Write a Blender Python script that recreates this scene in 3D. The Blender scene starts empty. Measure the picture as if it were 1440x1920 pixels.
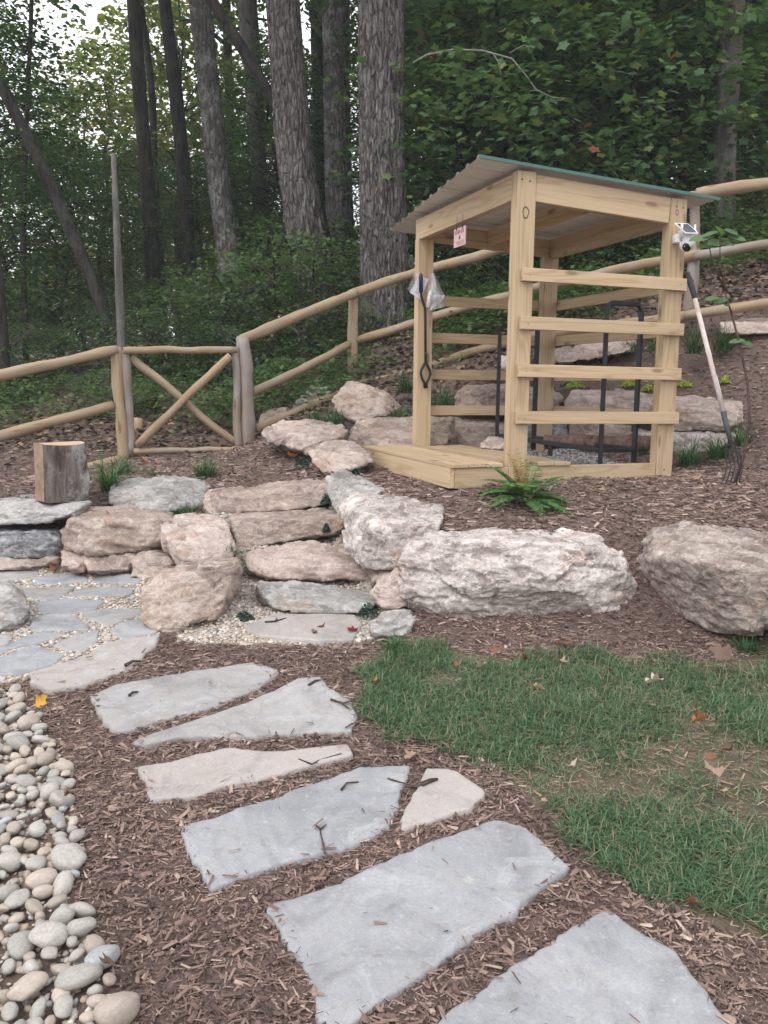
import bpy, bmesh, math, random
import numpy as np
from mathutils import Vector, Matrix

SC = bpy.context.scene
COL = SC.collection
rng = np.random.default_rng(7)
random.seed(7)

# ------------------------------------------------------------------ camera
EYE = np.array([0, 0, 1.55]); FPX = 1600.0
PIT, ROL = math.radians(8.3), math.radians(0.58)
_R = np.array([1, 0, 0.]); _U = np.array([0, math.sin(PIT), math.cos(PIT)]); _F = np.array([0, math.cos(PIT), -math.sin(PIT)])
CR = math.cos(ROL)*_R + math.sin(ROL)*_U
CU = math.cos(ROL)*_U - math.sin(ROL)*_R
cam = bpy.data.cameras.new('camera'); cam.sensor_fit = 'HORIZONTAL'; cam.sensor_width = 36
cam.lens = 36*FPX/1440; cam.clip_start = 0.05; cam.clip_end = 600
co = bpy.data.objects.new('camera', cam); COL.objects.link(co)
co.matrix_world = Matrix(((CR[0], CU[0], -_F[0], EYE[0]), (CR[1], CU[1], -_F[1], EYE[1]), (CR[2], CU[2], -_F[2], EYE[2]), (0, 0, 0, 1)))
SC.camera = co

# ------------------------------------------------------------------ light
SUN_EL, SUN_AZ = math.radians(52), math.radians(215)      # azimuth of the sun seen from above, clockwise from +Y
w = bpy.data.worlds.new('World'); SC.world = w; w.use_nodes = True
nt = w.node_tree; nt.nodes.clear()
sky = nt.nodes.new('ShaderNodeTexSky'); sky.sky_type = 'NISHITA'; sky.sun_disc = False
sky.sun_elevation = SUN_EL; sky.sun_rotation = SUN_AZ; sky.air_density = 1.0; sky.dust_density = 2.0
hs = nt.nodes.new('ShaderNodeHueSaturation'); hs.inputs['Saturation'].default_value = 0.55
tc = nt.nodes.new('ShaderNodeTexCoord')
cn = nt.nodes.new('ShaderNodeTexNoise'); cn.inputs['Scale'].default_value = 2.2; cn.inputs['Detail'].default_value = 6
cr = nt.nodes.new('ShaderNodeValToRGB'); cr.color_ramp.elements[0].position = .3; cr.color_ramp.elements[1].position = .6
cr.color_ramp.elements[0].color = (.45, .45, .45, 1)
mx = nt.nodes.new('ShaderNodeMixRGB'); mx.inputs['Color2'].default_value = (12.0, 12.1, 12.6, 1)
bg = nt.nodes.new('ShaderNodeBackground'); bg.inputs['Strength'].default_value = 0.10
wo = nt.nodes.new('ShaderNodeOutputWorld')
L = nt.links.new
L(sky.outputs[0], hs.inputs['Color']); L(hs.outputs[0], mx.inputs['Color1']); L(tc.outputs['Generated'], cn.inputs['Vector'])
L(cn.outputs['Fac'], cr.inputs['Fac']); L(cr.outputs[0], mx.inputs['Fac']); L(mx.outputs[0], bg.inputs['Color']); L(bg.outputs[0], wo.inputs['Surface'])
sun = bpy.data.lights.new('sun', 'SUN'); sun.energy = 0.9; sun.angle = math.radians(22); sun.color = (1, .95, .9)
so = bpy.data.objects.new('sun', sun); COL.objects.link(so)
sd = Vector((math.sin(SUN_AZ)*math.cos(SUN_EL), math.cos(SUN_AZ)*math.cos(SUN_EL), math.sin(SUN_EL)))
so.rotation_euler = sd.to_track_quat('Z', 'Y').to_euler(); so.location = (0, 0, 30)
SC.view_settings.view_transform = 'Standard'; SC.view_settings.look = 'None'
SC.view_settings.gamma = 1; SC.view_settings.exposure = 0.79; SC.view_settings.use_curve_mapping = False
SC.render.engine = 'CYCLES'; SC.cycles.max_bounces = 6; SC.cycles.diffuse_bounces = 3; SC.cycles.transparent_max_bounces = 6

# ------------------------------------------------------------------ picture helpers
def ray(u, v):
    d = _F + (u-720)/FPX*CR + (960-v)/FPX*CU
    return d
def at(u, v, Y):
    d = ray(u, v); return EYE + d*(Y/d[1])
def onz(u, v, z):
    d = ray(u, v); return EYE + d*((z-EYE[2])/d[2])
def zat(u, v, Y): return at(u, v, Y)

# ------------------------------------------------------------------ noise
def _hash(ix, iy, iz, s):
    h = (ix.astype(np.int64)*374761393 + iy.astype(np.int64)*668265263 + iz.astype(np.int64)*2147483647 + s*1274126177) & 0xffffffff
    h = ((h ^ (h >> 13))*1274126177) & 0xffffffff
    h = ((h ^ (h >> 16))*2246822519) & 0xffffffff
    return ((h ^ (h >> 15)) & 0xffffff)/float(0xffffff)*2-1
def vnoise(P, s=0):
    P = np.asarray(P, float); f = np.floor(P); t = P-f; t = t*t*t*(t*(t*6-15)+10); i = f.astype(np.int64)
    r = 0
    for dx in (0, 1):
        wx = t[:, 0] if dx else 1-t[:, 0]
        for dy in (0, 1):
            wy = t[:, 1] if dy else 1-t[:, 1]
            for dz in (0, 1):
                wz = t[:, 2] if dz else 1-t[:, 2]
                r = r + wx*wy*wz*_hash(i[:, 0]+dx, i[:, 1]+dy, i[:, 2]+dz, s)
    return r
def fbm(P, s=0, o=4, g=.5):
    r = 0; a = 1; P = np.asarray(P, float)
    for k in range(o):
        r = r + a*vnoise(P, s+k*17); P = P*2.03+11.7; a *= g
    return r
def ridged(P, s=0, o=3):
    r = 0; a = 1; P = np.asarray(P, float)
    for k in range(o):
        r = r + a*(1-2*np.abs(vnoise(P, s+k*13))); P = P*2.1+5.3; a *= .5
    return r

def cellfac(P, s=0):
    """one tilted flat facet per irregular cell, with crisp steps between cells"""
    f = np.floor(P).astype(np.int64); best = np.full(len(P), 9e9); out = np.zeros(len(P))
    for dx in (-1, 0, 1):
        for dy in (-1, 0, 1):
            for dz in (-1, 0, 1):
                c = f+np.array([dx, dy, dz]); h = [_hash(c[:, 0], c[:, 1], c[:, 2], s+k) for k in range(3)]
                q = P-(c+.5+.45*np.stack(h, 1)); d = (q*q).sum(1); k = d < best
                if not k.any(): continue
                ck = c[k]; t = np.stack([_hash(ck[:, 0], ck[:, 1], ck[:, 2], s+5+i) for i in range(3)], 1)
                out[k] = .55*_hash(ck[:, 0], ck[:, 1], ck[:, 2], s+9)+1.1*(t*q[k]).sum(1); best[k] = d[k]
    return out

# ------------------------------------------------------------------ mesh helpers
def fast_mesh(name, V, F, smooth=True):
    """V (n,3), F (m,k) uniform polygon array."""
    V = np.ascontiguousarray(V, dtype=np.float32); F = np.ascontiguousarray(F, dtype=np.int32)
    me = bpy.data.meshes.new(name); k = F.shape[1]
    me.vertices.add(len(V)); me.vertices.foreach_set('co', V.ravel())
    me.loops.add(F.size); me.loops.foreach_set('vertex_index', F.ravel())
    me.polygons.add(len(F)); me.polygons.foreach_set('loop_start', np.arange(0, F.size, k, dtype=np.int32))
    me.polygons.foreach_set('loop_total', np.full(len(F), k, dtype=np.int32))
    if smooth: me.polygons.foreach_set('use_smooth', np.ones(len(F), dtype=bool))
    me.update(calc_edges=True); me.validate()
    return me
def link(name, me, m=None, parent=None, kind=None):
    o = bpy.data.objects.new(name, me); COL.objects.link(o)
    if m is not None and me is not None and not me.materials: me.materials.append(m)
    if parent is not None: o.parent = parent
    if kind: o['kind'] = kind
    return o
def tag(o, label, cat, group=None):
    o['label'] = label; o['category'] = cat
    if group: o['group'] = group
    return o
def empty(name, loc, label=None, cat=None, group=None, rz=0):
    o = bpy.data.objects.new(name, None); COL.objects.link(o); o.location = tuple(loc); o.rotation_euler = (0, 0, rz)
    o.empty_display_size = .1
    if label: tag(o, label, cat, group)
    return o
def pym(name, V, F, smooth=False):
    me = bpy.data.meshes.new(name); me.from_pydata([tuple(map(float, v)) for v in V], [], F); me.validate(); me.update()
    if smooth:
        me.polygons.foreach_set('use_smooth', np.ones(len(me.polygons), dtype=bool))
    return me
def bm_mesh(name, bm, smooth=False):
    me = bpy.data.meshes.new(name); bmesh.ops.recalc_face_normals(bm, faces=bm.faces[:]); bm.to_mesh(me); bm.free()
    if smooth: me.polygons.foreach_set('use_smooth', np.ones(len(me.polygons), dtype=bool))
    return me
def box_bm(sx, sy, sz, bev=.004, c=(0, 0, 0), bm=None):
    b = bmesh.new(); bmesh.ops.create_cube(b, size=1)
    for v in b.verts: v.co = Vector((v.co.x*sx, v.co.y*sy, v.co.z*sz))
    if bev: bmesh.ops.bevel(b, geom=b.edges[:]+b.verts[:], offset=bev, segments=2, affect='EDGES', profile=.6)
    for v in b.verts: v.co += Vector(c)
    if bm is None: return b
    t = bpy.data.meshes.new('t'); b.to_mesh(t); b.free(); bm.from_mesh(t); bpy.data.meshes.remove(t); return bm
def frame(xdir, up=(0, 0, 1)):
    x = Vector(xdir).normalized(); u = Vector(up); y = u.cross(x)
    if y.length < 1e-5: y = Vector((0, 1, 0)).cross(x)
    y.normalize(); z = x.cross(y); return x, y, z
def board(name, m, p0, p1, wy, wz, parent=None, up=(0, 0, 1), bev=.004, ends=None):
    """straight timber from p0 to p1 (in parent's space), length along local X, section wy x wz."""
    p0 = Vector(p0); p1 = Vector(p1); Ln = (p1-p0).length
    x, y, z = frame(p1-p0, up)
    bm = box_bm(Ln, wy, wz, bev)
    o = link(name, bm_mesh(name, bm), m, parent)
    c = (p0+p1)/2
    o.matrix_local = Matrix(((x.x, y.x, z.x, c.x), (x.y, y.y, z.y, c.y), (x.z, y.z, z.z, c.z), (0, 0, 0, 1)))
    return o
def tube_arr(P, Rr, n=10, cap=True, seed=None, amp=0., prof=None):
    P = np.asarray(P, float); k = len(P); Rr = np.broadcast_to(np.asarray(Rr, float), (k,))
    T = np.gradient(P, axis=0); T /= np.linalg.norm(T, axis=1)[:, None]+1e-12
    a = np.array([0, 0, 1.]) if abs(T[0][2]) < .9 else np.array([1., 0, 0])
    V = []; u = np.cross(T[0], a); u /= np.linalg.norm(u)
    for i in range(k):
        u = u-T[i]*(u@T[i]); u /= np.linalg.norm(u); w_ = np.cross(T[i], u)
        th = np.arange(n)*2*math.pi/n+(math.pi/4 if n == 4 else 0)
        r = np.full(n, Rr[i])
        V.append(P[i]+np.outer(np.cos(th)*r, u)+np.outer(np.sin(th)*r, w_))
    V = np.concatenate(V)
    if amp:
        ax = np.repeat(P, n, axis=0); d = V-ax
        s = 1+amp*fbm(V*3.1, seed or 0, 3)+amp*.5*fbm(V*11, (seed or 0)+5, 2)
        V = ax+d*s[:, None]
    F = []
    for i in range(k-1):
        for j in range(n):
            F.append((i*n+j, i*n+(j+1) % n, (i+1)*n+(j+1) % n, (i+1)*n+j))
    if cap: F.append(tuple(range(n-1, -1, -1))); F.append(tuple(range((k-1)*n, k*n)))
    return V, F
def tube(name, m, P, Rr, n=10, parent=None, amp=0., seed=0, smooth=True):
    V, F = tube_arr(P, Rr, n, True, seed, amp)
    return link(name, pym(name, V, F, smooth), m, parent)
def join_py(parts):
    V = []; F = []; b = 0
    for v, f in parts:
        V.append(np.asarray(v)); F += [tuple(i+b for i in q) for q in f]; b += len(v)
    return np.concatenate(V), F
def scatter(tv, tf, O, X, Y, Z, S=None):
    """template copies: origins O (n,3), axes X,Y,Z (n,3), per-axis scale S (n,3)."""
    n = len(O); tv = np.asarray(tv, float); tf = np.asarray(tf)
    if S is None: S = np.ones((n, 3))
    V = (O[:, None, :] + (tv[None, :, 0:1]*S[:, None, 0:1])*X[:, None, :] + (tv[None, :, 1:2]*S[:, None, 1:2])*Y[:, None, :]
         + (tv[None, :, 2:3]*S[:, None, 2:3])*Z[:, None, :])
    F = tf[None]+(np.arange(n)*len(tv))[:, None, None]
    return V.reshape(-1, 3), F.reshape(-1, tf.shape[1])
def unit(a): return a/(np.linalg.norm(a, axis=1)[:, None]+1e-12)
def basis(D, N):
    D = unit(D); N = N-D*np.sum(N*D, axis=1)[:, None]; N = unit(N); return D, np.cross(N, D), N
def inpoly(px, py, poly):
    poly = np.asarray(poly, float); r = np.zeros(len(px), bool); j = len(poly)-1
    for i in range(len(poly)):
        xi, yi = poly[i]; xj, yj = poly[j]
        c = ((yi > py) != (yj > py)) & (px < (xj-xi)*(py-yi)/(yj-yi+1e-12)+xi)
        r ^= c; j = i
    return r

# ------------------------------------------------------------------ materials
class NB:
    def __init__(s, name):
        s.m = bpy.data.materials.new(name); s.m.use_nodes = True; s.t = s.m.node_tree; s.t.nodes.clear()
        s.out = s.n('ShaderNodeOutputMaterial'); s.b = s.n('ShaderNodeBsdfPrincipled'); s.l(s.b.outputs[0], s.out.inputs[0])
    def n(s, t, **k):
        x = s.t.nodes.new(t)
        for a, b in k.items(): setattr(x, a, b)
        return x
    def l(s, a, b): s.t.links.new(a, b)
    def coord(s, kind='Object', scale=(1, 1, 1), rot=(0, 0, 0), rnd=True):
        tc = s.n('ShaderNodeTexCoord'); mp = s.n('ShaderNodeMapping'); mp.inputs['Scale'].default_value = scale; mp.inputs['Rotation'].default_value = rot
        s.l(tc.outputs[kind], mp.inputs['Vector'])
        if rnd:
            oi = s.n('ShaderNodeObjectInfo'); mu = s.n('ShaderNodeMath', operation='MULTIPLY'); mu.inputs[1].default_value = 37
            s.l(oi.outputs['Random'], mu.inputs[0]); s.l(mu.outputs[0], mp.inputs['Location'])
        return mp.outputs[0]
    def noise(s, vec, scale, detail=4, rough=.55, dist=0.):
        x = s.n('ShaderNodeTexNoise'); x.inputs['Scale'].default_value = scale; x.inputs['Detail'].default_value = detail
        x.inputs['Roughness'].default_value = rough; x.inputs['Distortion'].default_value = dist
        if vec is not None: s.l(vec, x.inputs['Vector'])
        return x.outputs['Fac']
    def ramp(s, fac, stops):
        x = s.n('ShaderNodeValToRGB'); e = x.color_ramp.elements
        while len(e) > 1: e.remove(e[-1])
        e[0].position = stops[0][0]; e[0].color = tuple(stops[0][1])+(1,) if hasattr(stops[0][1], '__len__') else (stops[0][1],)*3+(1,)
        for p, c in stops[1:]:
            q = e.new(p); q.color = tuple(c)+(1,) if hasattr(c, '__len__') else (c,)*3+(1,)
        s.l(fac, x.inputs['Fac']); return x.outputs[0]
    def mix(s, a, b, fac, mode='MIX'):
        x = s.n('ShaderNodeMixRGB', blend_type=mode)
        for i, v in ((0, fac), (1, a), (2, b)):
            if isinstance(v, (int, float)): x.inputs[i].default_value = v if i == 0 else (v, v, v, 1)
            elif isinstance(v, tuple): x.inputs[i].default_value = v+(1,)
            else: s.l(v, x.inputs[i])
        return x.outputs[0]
    def bump(s, h, strength=.5, dist=.01, prev=None):
        x = s.n('ShaderNodeBump'); x.inputs['Strength'].default_value = strength; x.inputs['Distance'].default_value = dist
        s.l(h, x.inputs['Height'])
        if prev is not None: s.l(prev, x.inputs['Normal'])
        s.l(x.outputs[0], s.b.inputs['Normal']); return x.outputs[0]
    def col(s, c):
        if isinstance(c, tuple): s.b.inputs['Base Color'].default_value = c+(1,)
        else: s.l(c, s.b.inputs['Base Color'])
    def rough(s, r): s.b.inputs['Roughness'].default_value = r
    def island(s):
        return s.n('ShaderNodeNewGeometry').outputs['Random Per Island']
    def orand(s): return s.n('ShaderNodeObjectInfo').outputs['Random']

def mat_plain(name, c, rough=.5, metal=0., var=.15, sc=30.):
    b = NB(name); v = b.coord(); f = b.noise(v, sc, 4)
    b.col(b.mix(tuple(x*(1-var) for x in c), tuple(min(1, x*(1+var)) for x in c), f)); b.rough(rough); b.b.inputs['Metallic'].default_value = metal
    b.bump(f, .15, .002); return b.m

def mat_rock(name, base, alt, pale, pale_amt=.5, dark=(.10, .09, .085), strata=(3, 3, 14), rot=(0, .25, 0), bump=.6, stain=.5):
    b = NB(name)
    v = b.coord(); vs = b.coord(scale=strata, rot=rot)
    big = b.noise(v, 2.6, 5, .6, .4); n2 = b.noise(v, 9, 6, .65, .3); fine = b.noise(v, 70, 5, .7); st = b.noise(vs, 2.2, 7, .62, .6)
    c = b.mix(base, alt, b.ramp(big, [(.38, 0.), (.62, 1.)]))
    c = b.mix(c, pale, b.ramp(b.mix(n2, st, .5), [(.5-.12*pale_amt+.02, 0.), (.60, pale_amt)]))
    wv_ = b.n('ShaderNodeTexVoronoi'); wv_.inputs['Scale'].default_value = 3.2; b.l(b.coord(scale=(1, 1, 1.8)), wv_.inputs['Vector'])
    c = b.mix(c, b.ramp(wv_.outputs['Color'], [(0.2, (.62, .59, .58)), (.5, (.98, .96, .94)), (.8, (1.18, 1.17, 1.16))]), .7, 'MULTIPLY')
    c = b.mix(c, (base[0]*1.15, base[1]*.88, base[2]*.70), b.ramp(b.noise(v, 3.3, 5, .7, 1.5), [(.56, 0.), (.68, .55)]))
    # pale veins
    vein = b.ramp(st, [(.47, 0.), (.495, .8), (.52, 0.)])
    c = b.mix(c, tuple(min(1, x*1.25) for x in pale), b.mix(0., vein, pale_amt))
    c = b.mix(c, dark, b.ramp(b.noise(v, 5.5, 7, .7, 1.0), [(.56, 0.), (.72, stain)]))
    c = b.mix(c, b.ramp(fine, [(.3, .72), (.7, 1.22)]), .8, 'MULTIPLY')
    c = b.mix(c, b.ramp(st, [(.3, .75), (.7, 1.2)]), .6, 'MULTIPLY')
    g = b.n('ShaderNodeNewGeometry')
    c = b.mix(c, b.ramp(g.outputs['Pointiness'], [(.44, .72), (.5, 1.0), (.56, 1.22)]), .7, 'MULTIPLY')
    b.col(c); b.rough(.88); b.b.inputs['Specular IOR Level'].default_value = .25
    p = b.bump(st, bump*1.2, .03); p = b.bump(n2, bump*.9, .025, p); p = b.bump(b.noise(v, 24, 6, .7, .6), .7, .012, p); b.bump(fine, .6, .004, p)
    return b.m

def mat_slab(name, base, alt, warm):
    b = NB(name); v = b.coord()
    big = b.noise(v, 1.7, 5, .6, .8); n2 = b.noise(v, 7, 6, .7, .5); fine = b.noise(v, 120, 4, .7); sp = b.noise(v, 28, 5, .75)
    c = b.mix(base, alt, b.ramp(big, [(.35, 0.), (.65, 1.)]))
    c = b.mix(c, warm, b.ramp(n2, [(.48, 0.), (.68, .55)]))
    c = b.mix(c, tuple(x*.62 for x in base), b.ramp(b.noise(v, 2.6, 7, .7, 1.4), [(.48, 0.), (.66, .6)]))
    c = b.mix(c, (.50, .505, .52), b.ramp(sp, [(.58, 0.), (.74, .55)]))
    c = b.mix(c, (.44, .445, .46), b.ramp(b.noise(v, 4.2, 8, .72, .7), [(.54, 0.), (.66, .5)]))
    c = b.mix(c, (.10, .085, .07), b.ramp(b.noise(v, 9, 8, .78, .8), [(.55, 0.), (.75, .6)]))
    c = b.mix(c, b.ramp(fine, [(.25, .82), (.75, 1.15)]), .8, 'MULTIPLY')
    b.col(c); b.rough(.75)
    lay = b.ramp(b.noise(v, 2.2, 6, .6, .8), [(.40, 0.), (.42, .35), (.50, .38), (.52, .7), (.60, .72), (.62, 1.)])
    p = b.bump(lay, .55, .006); p = b.bump(n2, .4, .012, p); p = b.bump(sp, .35, .005, p); b.bump(fine, .35, .0015, p)
    return b.m

def mat_lumber(name, base=(.50, .37, .235), late=(.35, .235, .13), knots=(), green=.25):
    b = NB(name)
    v = b.coord(scale=(.55, 9, 9)); vf = b.coord(scale=(2, 150, 150)); vo = b.coord(scale=(1, 1, 1))
    g = b.noise(v, 1.3, 2, .45, .5)
    wv = b.n('ShaderNodeMath', operation='MULTIPLY'); wv.inputs[1].default_value = 34; b.l(g, wv.inputs[0])
    sn = b.n('ShaderNodeMath', operation='SINE'); b.l(wv.outputs[0], sn.inputs[0])
    ring = b.ramp(sn.outputs[0], [(0., 0.), (.5, .15), (1., 1.)])
    c = b.mix(base, late, b.mix(0., ring, .62)); c = b.mix(c, b.ramp(b.orand(), [(0., .78), (1., 1.10)]), 1., 'MULTIPLY')
    c = b.mix(c, (.40, .36, .18), b.ramp(b.noise(vo, 2.3, 4), [(.45, 0.), (.75, green)]))
    c = b.mix(c, b.ramp(b.noise(vf, 1., 3), [(.3, .82), (.7, 1.12)]), .7, 'MULTIPLY')
    # small random knots
    vk = b.coord(scale=(2.2, 7, 7)); vo2 = b.n('ShaderNodeTexVoronoi'); vo2.inputs['Scale'].default_value = 1.0; b.l(vk, vo2.inputs['Vector'])
    kn = b.ramp(vo2.outputs['Distance'], [(.0, 1.), (.10, .9), (.16, 0.)])
    c = b.mix(c, (.17, .09, .045), b.mix(0., kn, .75))
    tc = b.n('ShaderNodeTexCoord')
    for (kx, ky, kz, r) in knots:
        mp = b.n('ShaderNodeMapping'); mp.inputs['Location'].default_value = (-kx, -ky, -kz); b.l(tc.outputs['Object'], mp.inputs['Vector'])
        sx = b.n('ShaderNodeSeparateXYZ'); b.l(mp.outputs[0], sx.inputs[0])
        cx = b.n('ShaderNodeCombineXYZ'); b.l(sx.outputs[0], cx.inputs[0]); b.l(sx.outputs[1], cx.inputs[1]) if abs(kz) > .01 else b.l(sx.outputs[2], cx.inputs[1])
        sm = b.n('ShaderNodeVectorMath', operation='MULTIPLY'); sm.inputs[1].default_value = (.75, 1.1, 1); b.l(cx.outputs[0], sm.inputs[0])
        ln = b.n('ShaderNodeVectorMath', operation='LENGTH'); b.l(sm.outputs[0], ln.inputs[0])
        dv = b.n('ShaderNodeMath', operation='DIVIDE'); dv.inputs[1].default_value = r; b.l(ln.outputs['Value'], dv.inputs[0])
        rr = b.ramp(dv.outputs[0], [(0., .5), (.35, .15), (.5, .1), (.60, .95), (.70, .9), (.78, .1), (1., 0.)])
        c = b.mix(c, (.10, .05, .03), rr)
    b.col(c); b.rough(.72); p = b.bump(g, .12, .002); b.bump(b.noise(vf, 1., 3), .2, .001, p)
    return b.m

def mat_log(name, base, alt, grey, grey_amt=.4, crack=.6):
    b = NB(name)
    v = b.coord(scale=(.8, 9, 9)); vf = b.coord(scale=(2.5, 55, 55)); vo = b.coord()
    g = b.noise(v, 1.5, 5, .6, .7)
    c = b.mix(base, alt, b.ramp(g, [(.35, 0.), (.65, 1.)]))
    c = b.mix(c, grey, b.ramp(b.noise(vo, 3, 4), [(.42, 0.), (.66, grey_amt)]))
    f = b.noise(vf, 1., 4, .6)
    c = b.mix(c, (.09, .06, .04), b.ramp(f, [(.60, 0.), (.72, crack)]))
    vk = b.coord(scale=(1.6, 5, 5)); vo2 = b.n('ShaderNodeTexVoronoi'); b.l(vk, vo2.inputs['Vector']); vo2.inputs['Scale'].default_value = 1.2
    c = b.mix(c, (.15, .085, .05), b.ramp(vo2.outputs['Distance'], [(0., .8), (.08, .7), (.14, 0.)]))
    b.col(c); b.rough(.85); p = b.bump(g, .3, .006); b.bump(f, .5, .003, p)
    return b.m

def mat_bark(name, c1, c2, lichen, lic=.3, sc=1., vert=True):
    b = NB(name)
    v = b.coord(scale=(7*sc, 7*sc, 1.1*sc)); v2 = b.coord()
    f = b.noise(v, 2.2, 6, .65, .5)
    c = b.mix(c1, c2, b.ramp(f, [(.38, 0.), (.6, 1.)]))
    fz = None
    if 'furrow' in name or 'lichen' in name:
        wn = b.n('ShaderNodeTexNoise'); wn.inputs['Scale'].default_value = 3.; b.l(v2, wn.inputs['Vector'])
        va = b.n('ShaderNodeVectorMath', operation='SCALE'); va.inputs['Scale'].default_value = .9; b.l(wn.outputs['Color'], va.inputs[0])
        vb = b.n('ShaderNodeVectorMath', operation='ADD'); b.l(b.coord(scale=(15*sc/1.6, 15*sc/1.6, 4.6*sc/1.6)), vb.inputs[0]); b.l(va.outputs[0], vb.inputs[1])
        vr = b.n('ShaderNodeTexVoronoi', feature='DISTANCE_TO_EDGE'); vr.inputs['Scale'].default_value = 1.; b.l(vb.outputs[0], vr.inputs['Vector'])
        fz = b.ramp(vr.outputs['Distance'], [(.0, .25), (.16, 1.)]); c = b.mix(c1, c, fz)
    c = b.mix(c, lichen, b.ramp(b.noise(v2, 3.5, 7, .75), [(.50, 0.), (.62, lic)]))
    c = b.mix(c, b.ramp(b.noise(v2, 40, 4, .7), [(.3, .7), (.7, 1.25)]), .7, 'MULTIPLY')
    b.col(c); b.rough(.92); b.b.inputs['Specular IOR Level'].default_value = .15
    p = b.bump(f, .9, .04); p = b.bump(b.noise(v2, 60, 4), .4, .006, p)
    if fz is not None: b.bump(fz, .8, .03, p)
    return b.m

def mat_leaf(name, cols, trans=.35, rough=.55, objvar=.25):
    b = NB(name); r = b.island()
    n = len(cols); st_ = [((i/(n-1) if n > 1 else 0.)*(.985 if 'maple' in name else 1.), cc) for i, cc in enumerate(cols)]
    if 'maple' in name: st_.append((.994, (.32, .12, .07)))
    c = b.ramp(r, st_)
    c = b.mix(c, b.ramp(b.orand(), [(0., 1-objvar), (1., 1+objvar)]), 1., 'MULTIPLY')
    b.col(c); b.rough(rough); b.b.inputs['Specular IOR Level'].default_value = .3
    if trans > 0:
        tr = b.n('ShaderNodeBsdfTranslucent'); b.l(b.mix(c, (1.25, 1.3, .7), 1., 'MULTIPLY'), tr.inputs['Color'])
        ms = b.n('ShaderNodeMixShader'); ms.inputs[0].default_value = trans
        b.l(b.b.outputs[0], ms.inputs[1]); b.l(tr.outputs[0], ms.inputs[2]); b.l(ms.outputs[0], b.out.inputs[0])
    return b.m

def mat_island(name, stops, rough=.9, bumpsc=None):
    b = NB(name); c = b.ramp(b.island(), stops); v = b.coord(rnd=False)
    if 'mulch' in name: c = b.mix(c, b.ramp(b.noise(v, 2.4, 5, .6), [(.32, (.72, .68, .66)), (.66, (1.18, 1.15, 1.12))]), 1., 'MULTIPLY')
    c = b.mix(c, b.ramp(b.noise(v, 90, 3), [(.3, .75), (.7, 1.2)]), .7, 'MULTIPLY')
    b.col(c); b.rough(rough); b.b.inputs['Specular IOR Level'].default_value = .2
    return b.m

M = {}
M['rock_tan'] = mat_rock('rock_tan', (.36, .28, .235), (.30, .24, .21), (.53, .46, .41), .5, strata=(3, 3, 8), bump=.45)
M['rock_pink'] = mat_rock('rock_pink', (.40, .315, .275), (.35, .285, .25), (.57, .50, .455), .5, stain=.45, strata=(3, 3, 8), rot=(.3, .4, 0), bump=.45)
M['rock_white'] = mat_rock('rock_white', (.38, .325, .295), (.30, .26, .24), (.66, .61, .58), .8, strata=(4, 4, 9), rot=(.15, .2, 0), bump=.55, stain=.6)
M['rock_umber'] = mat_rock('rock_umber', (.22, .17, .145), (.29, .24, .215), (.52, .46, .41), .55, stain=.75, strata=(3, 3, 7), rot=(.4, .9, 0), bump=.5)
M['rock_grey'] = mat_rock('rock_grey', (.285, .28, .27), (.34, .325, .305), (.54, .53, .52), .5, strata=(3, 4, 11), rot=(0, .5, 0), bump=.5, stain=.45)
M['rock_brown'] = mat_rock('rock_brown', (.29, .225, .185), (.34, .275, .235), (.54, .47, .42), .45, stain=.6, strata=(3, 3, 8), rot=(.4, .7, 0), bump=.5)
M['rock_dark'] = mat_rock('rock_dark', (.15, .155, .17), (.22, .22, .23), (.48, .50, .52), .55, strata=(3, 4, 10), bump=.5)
M['slab_blue'] = mat_slab('slab_blue', (.255, .26, .275), (.345, .347, .36), (.33, .31, .295))
M['slab_grey'] = mat_slab('slab_grey', (.29, .28, .275), (.36, .352, .345), (.36, .325, .29))
M['slab_tan'] = mat_slab('slab_tan', (.33, .295, .275), (.40, .365, .345), (.38, .32, .275))
M['lumber'] = mat_lumber('lumber')
M['lumber_shade'] = mat_lumber('lumber_rafter_shaded', (.48, .35, .215), (.33, .22, .12))  # darker copy of the lumber, with the roof's shade put into its colour
M['log'] = mat_log('rail_log', (.38, .275, .17), (.27, .19, .115), (.29, .26, .22), .5, .85)
M['log_old'] = mat_log('weathered_log', (.28, .22, .17), (.20, .16, .125), (.30, .29, .285), .9)
M['bark_furrow'] = mat_bark('furrowed_bark', (.07, .06, .055), (.235, .21, .20), (.27, .29, .275), .35, 1.6)
M['bark_lichen'] = mat_bark('lichen_bark', (.075, .067, .062), (.19, .175, .168), (.36, .39, .36), .6, 1.5)
M['bark_dark'] = mat_bark('dark_bark', (.02, .018, .016), (.058, .051, .046), (.09, .11, .085), .3, 1.2)
M['bark_grey'] = mat_bark('grey_bark', (.09, .08, .073), (.16, .145, .135), (.22, .23, .21), .4, .8)
M['steel'] = mat_plain('black_steel', (.018, .018, .02), .45, .3)
M['white_plastic'] = mat_plain('white_plastic', (.78, .78, .80), .35, var=.03)
M['black_glass'] = mat_plain('black_glass', (.01, .01, .012), .12, var=.05)
M['cell'] = mat_plain('solar_cell', (.015, .02, .035), .2, var=.3, sc=60)
M['green_paint'] = mat_plain('green_roof_paint', (.05, .135, .11), .45, var=.1)
M['roof_under'] = mat_plain('pale_roof_underside', (.60, .585, .57), .5, var=.06, sc=8)
M['screw'] = mat_plain('dark_screw', (.03, .03, .03), .5)
M['handle_wood'] = mat_log('handle_wood', (.52, .40, .33), (.60, .52, .48), (.72, .68, .68), .9, .3)
M['rubber'] = mat_plain('grey_rubber', (.055, .055, .06), .7)
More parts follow.
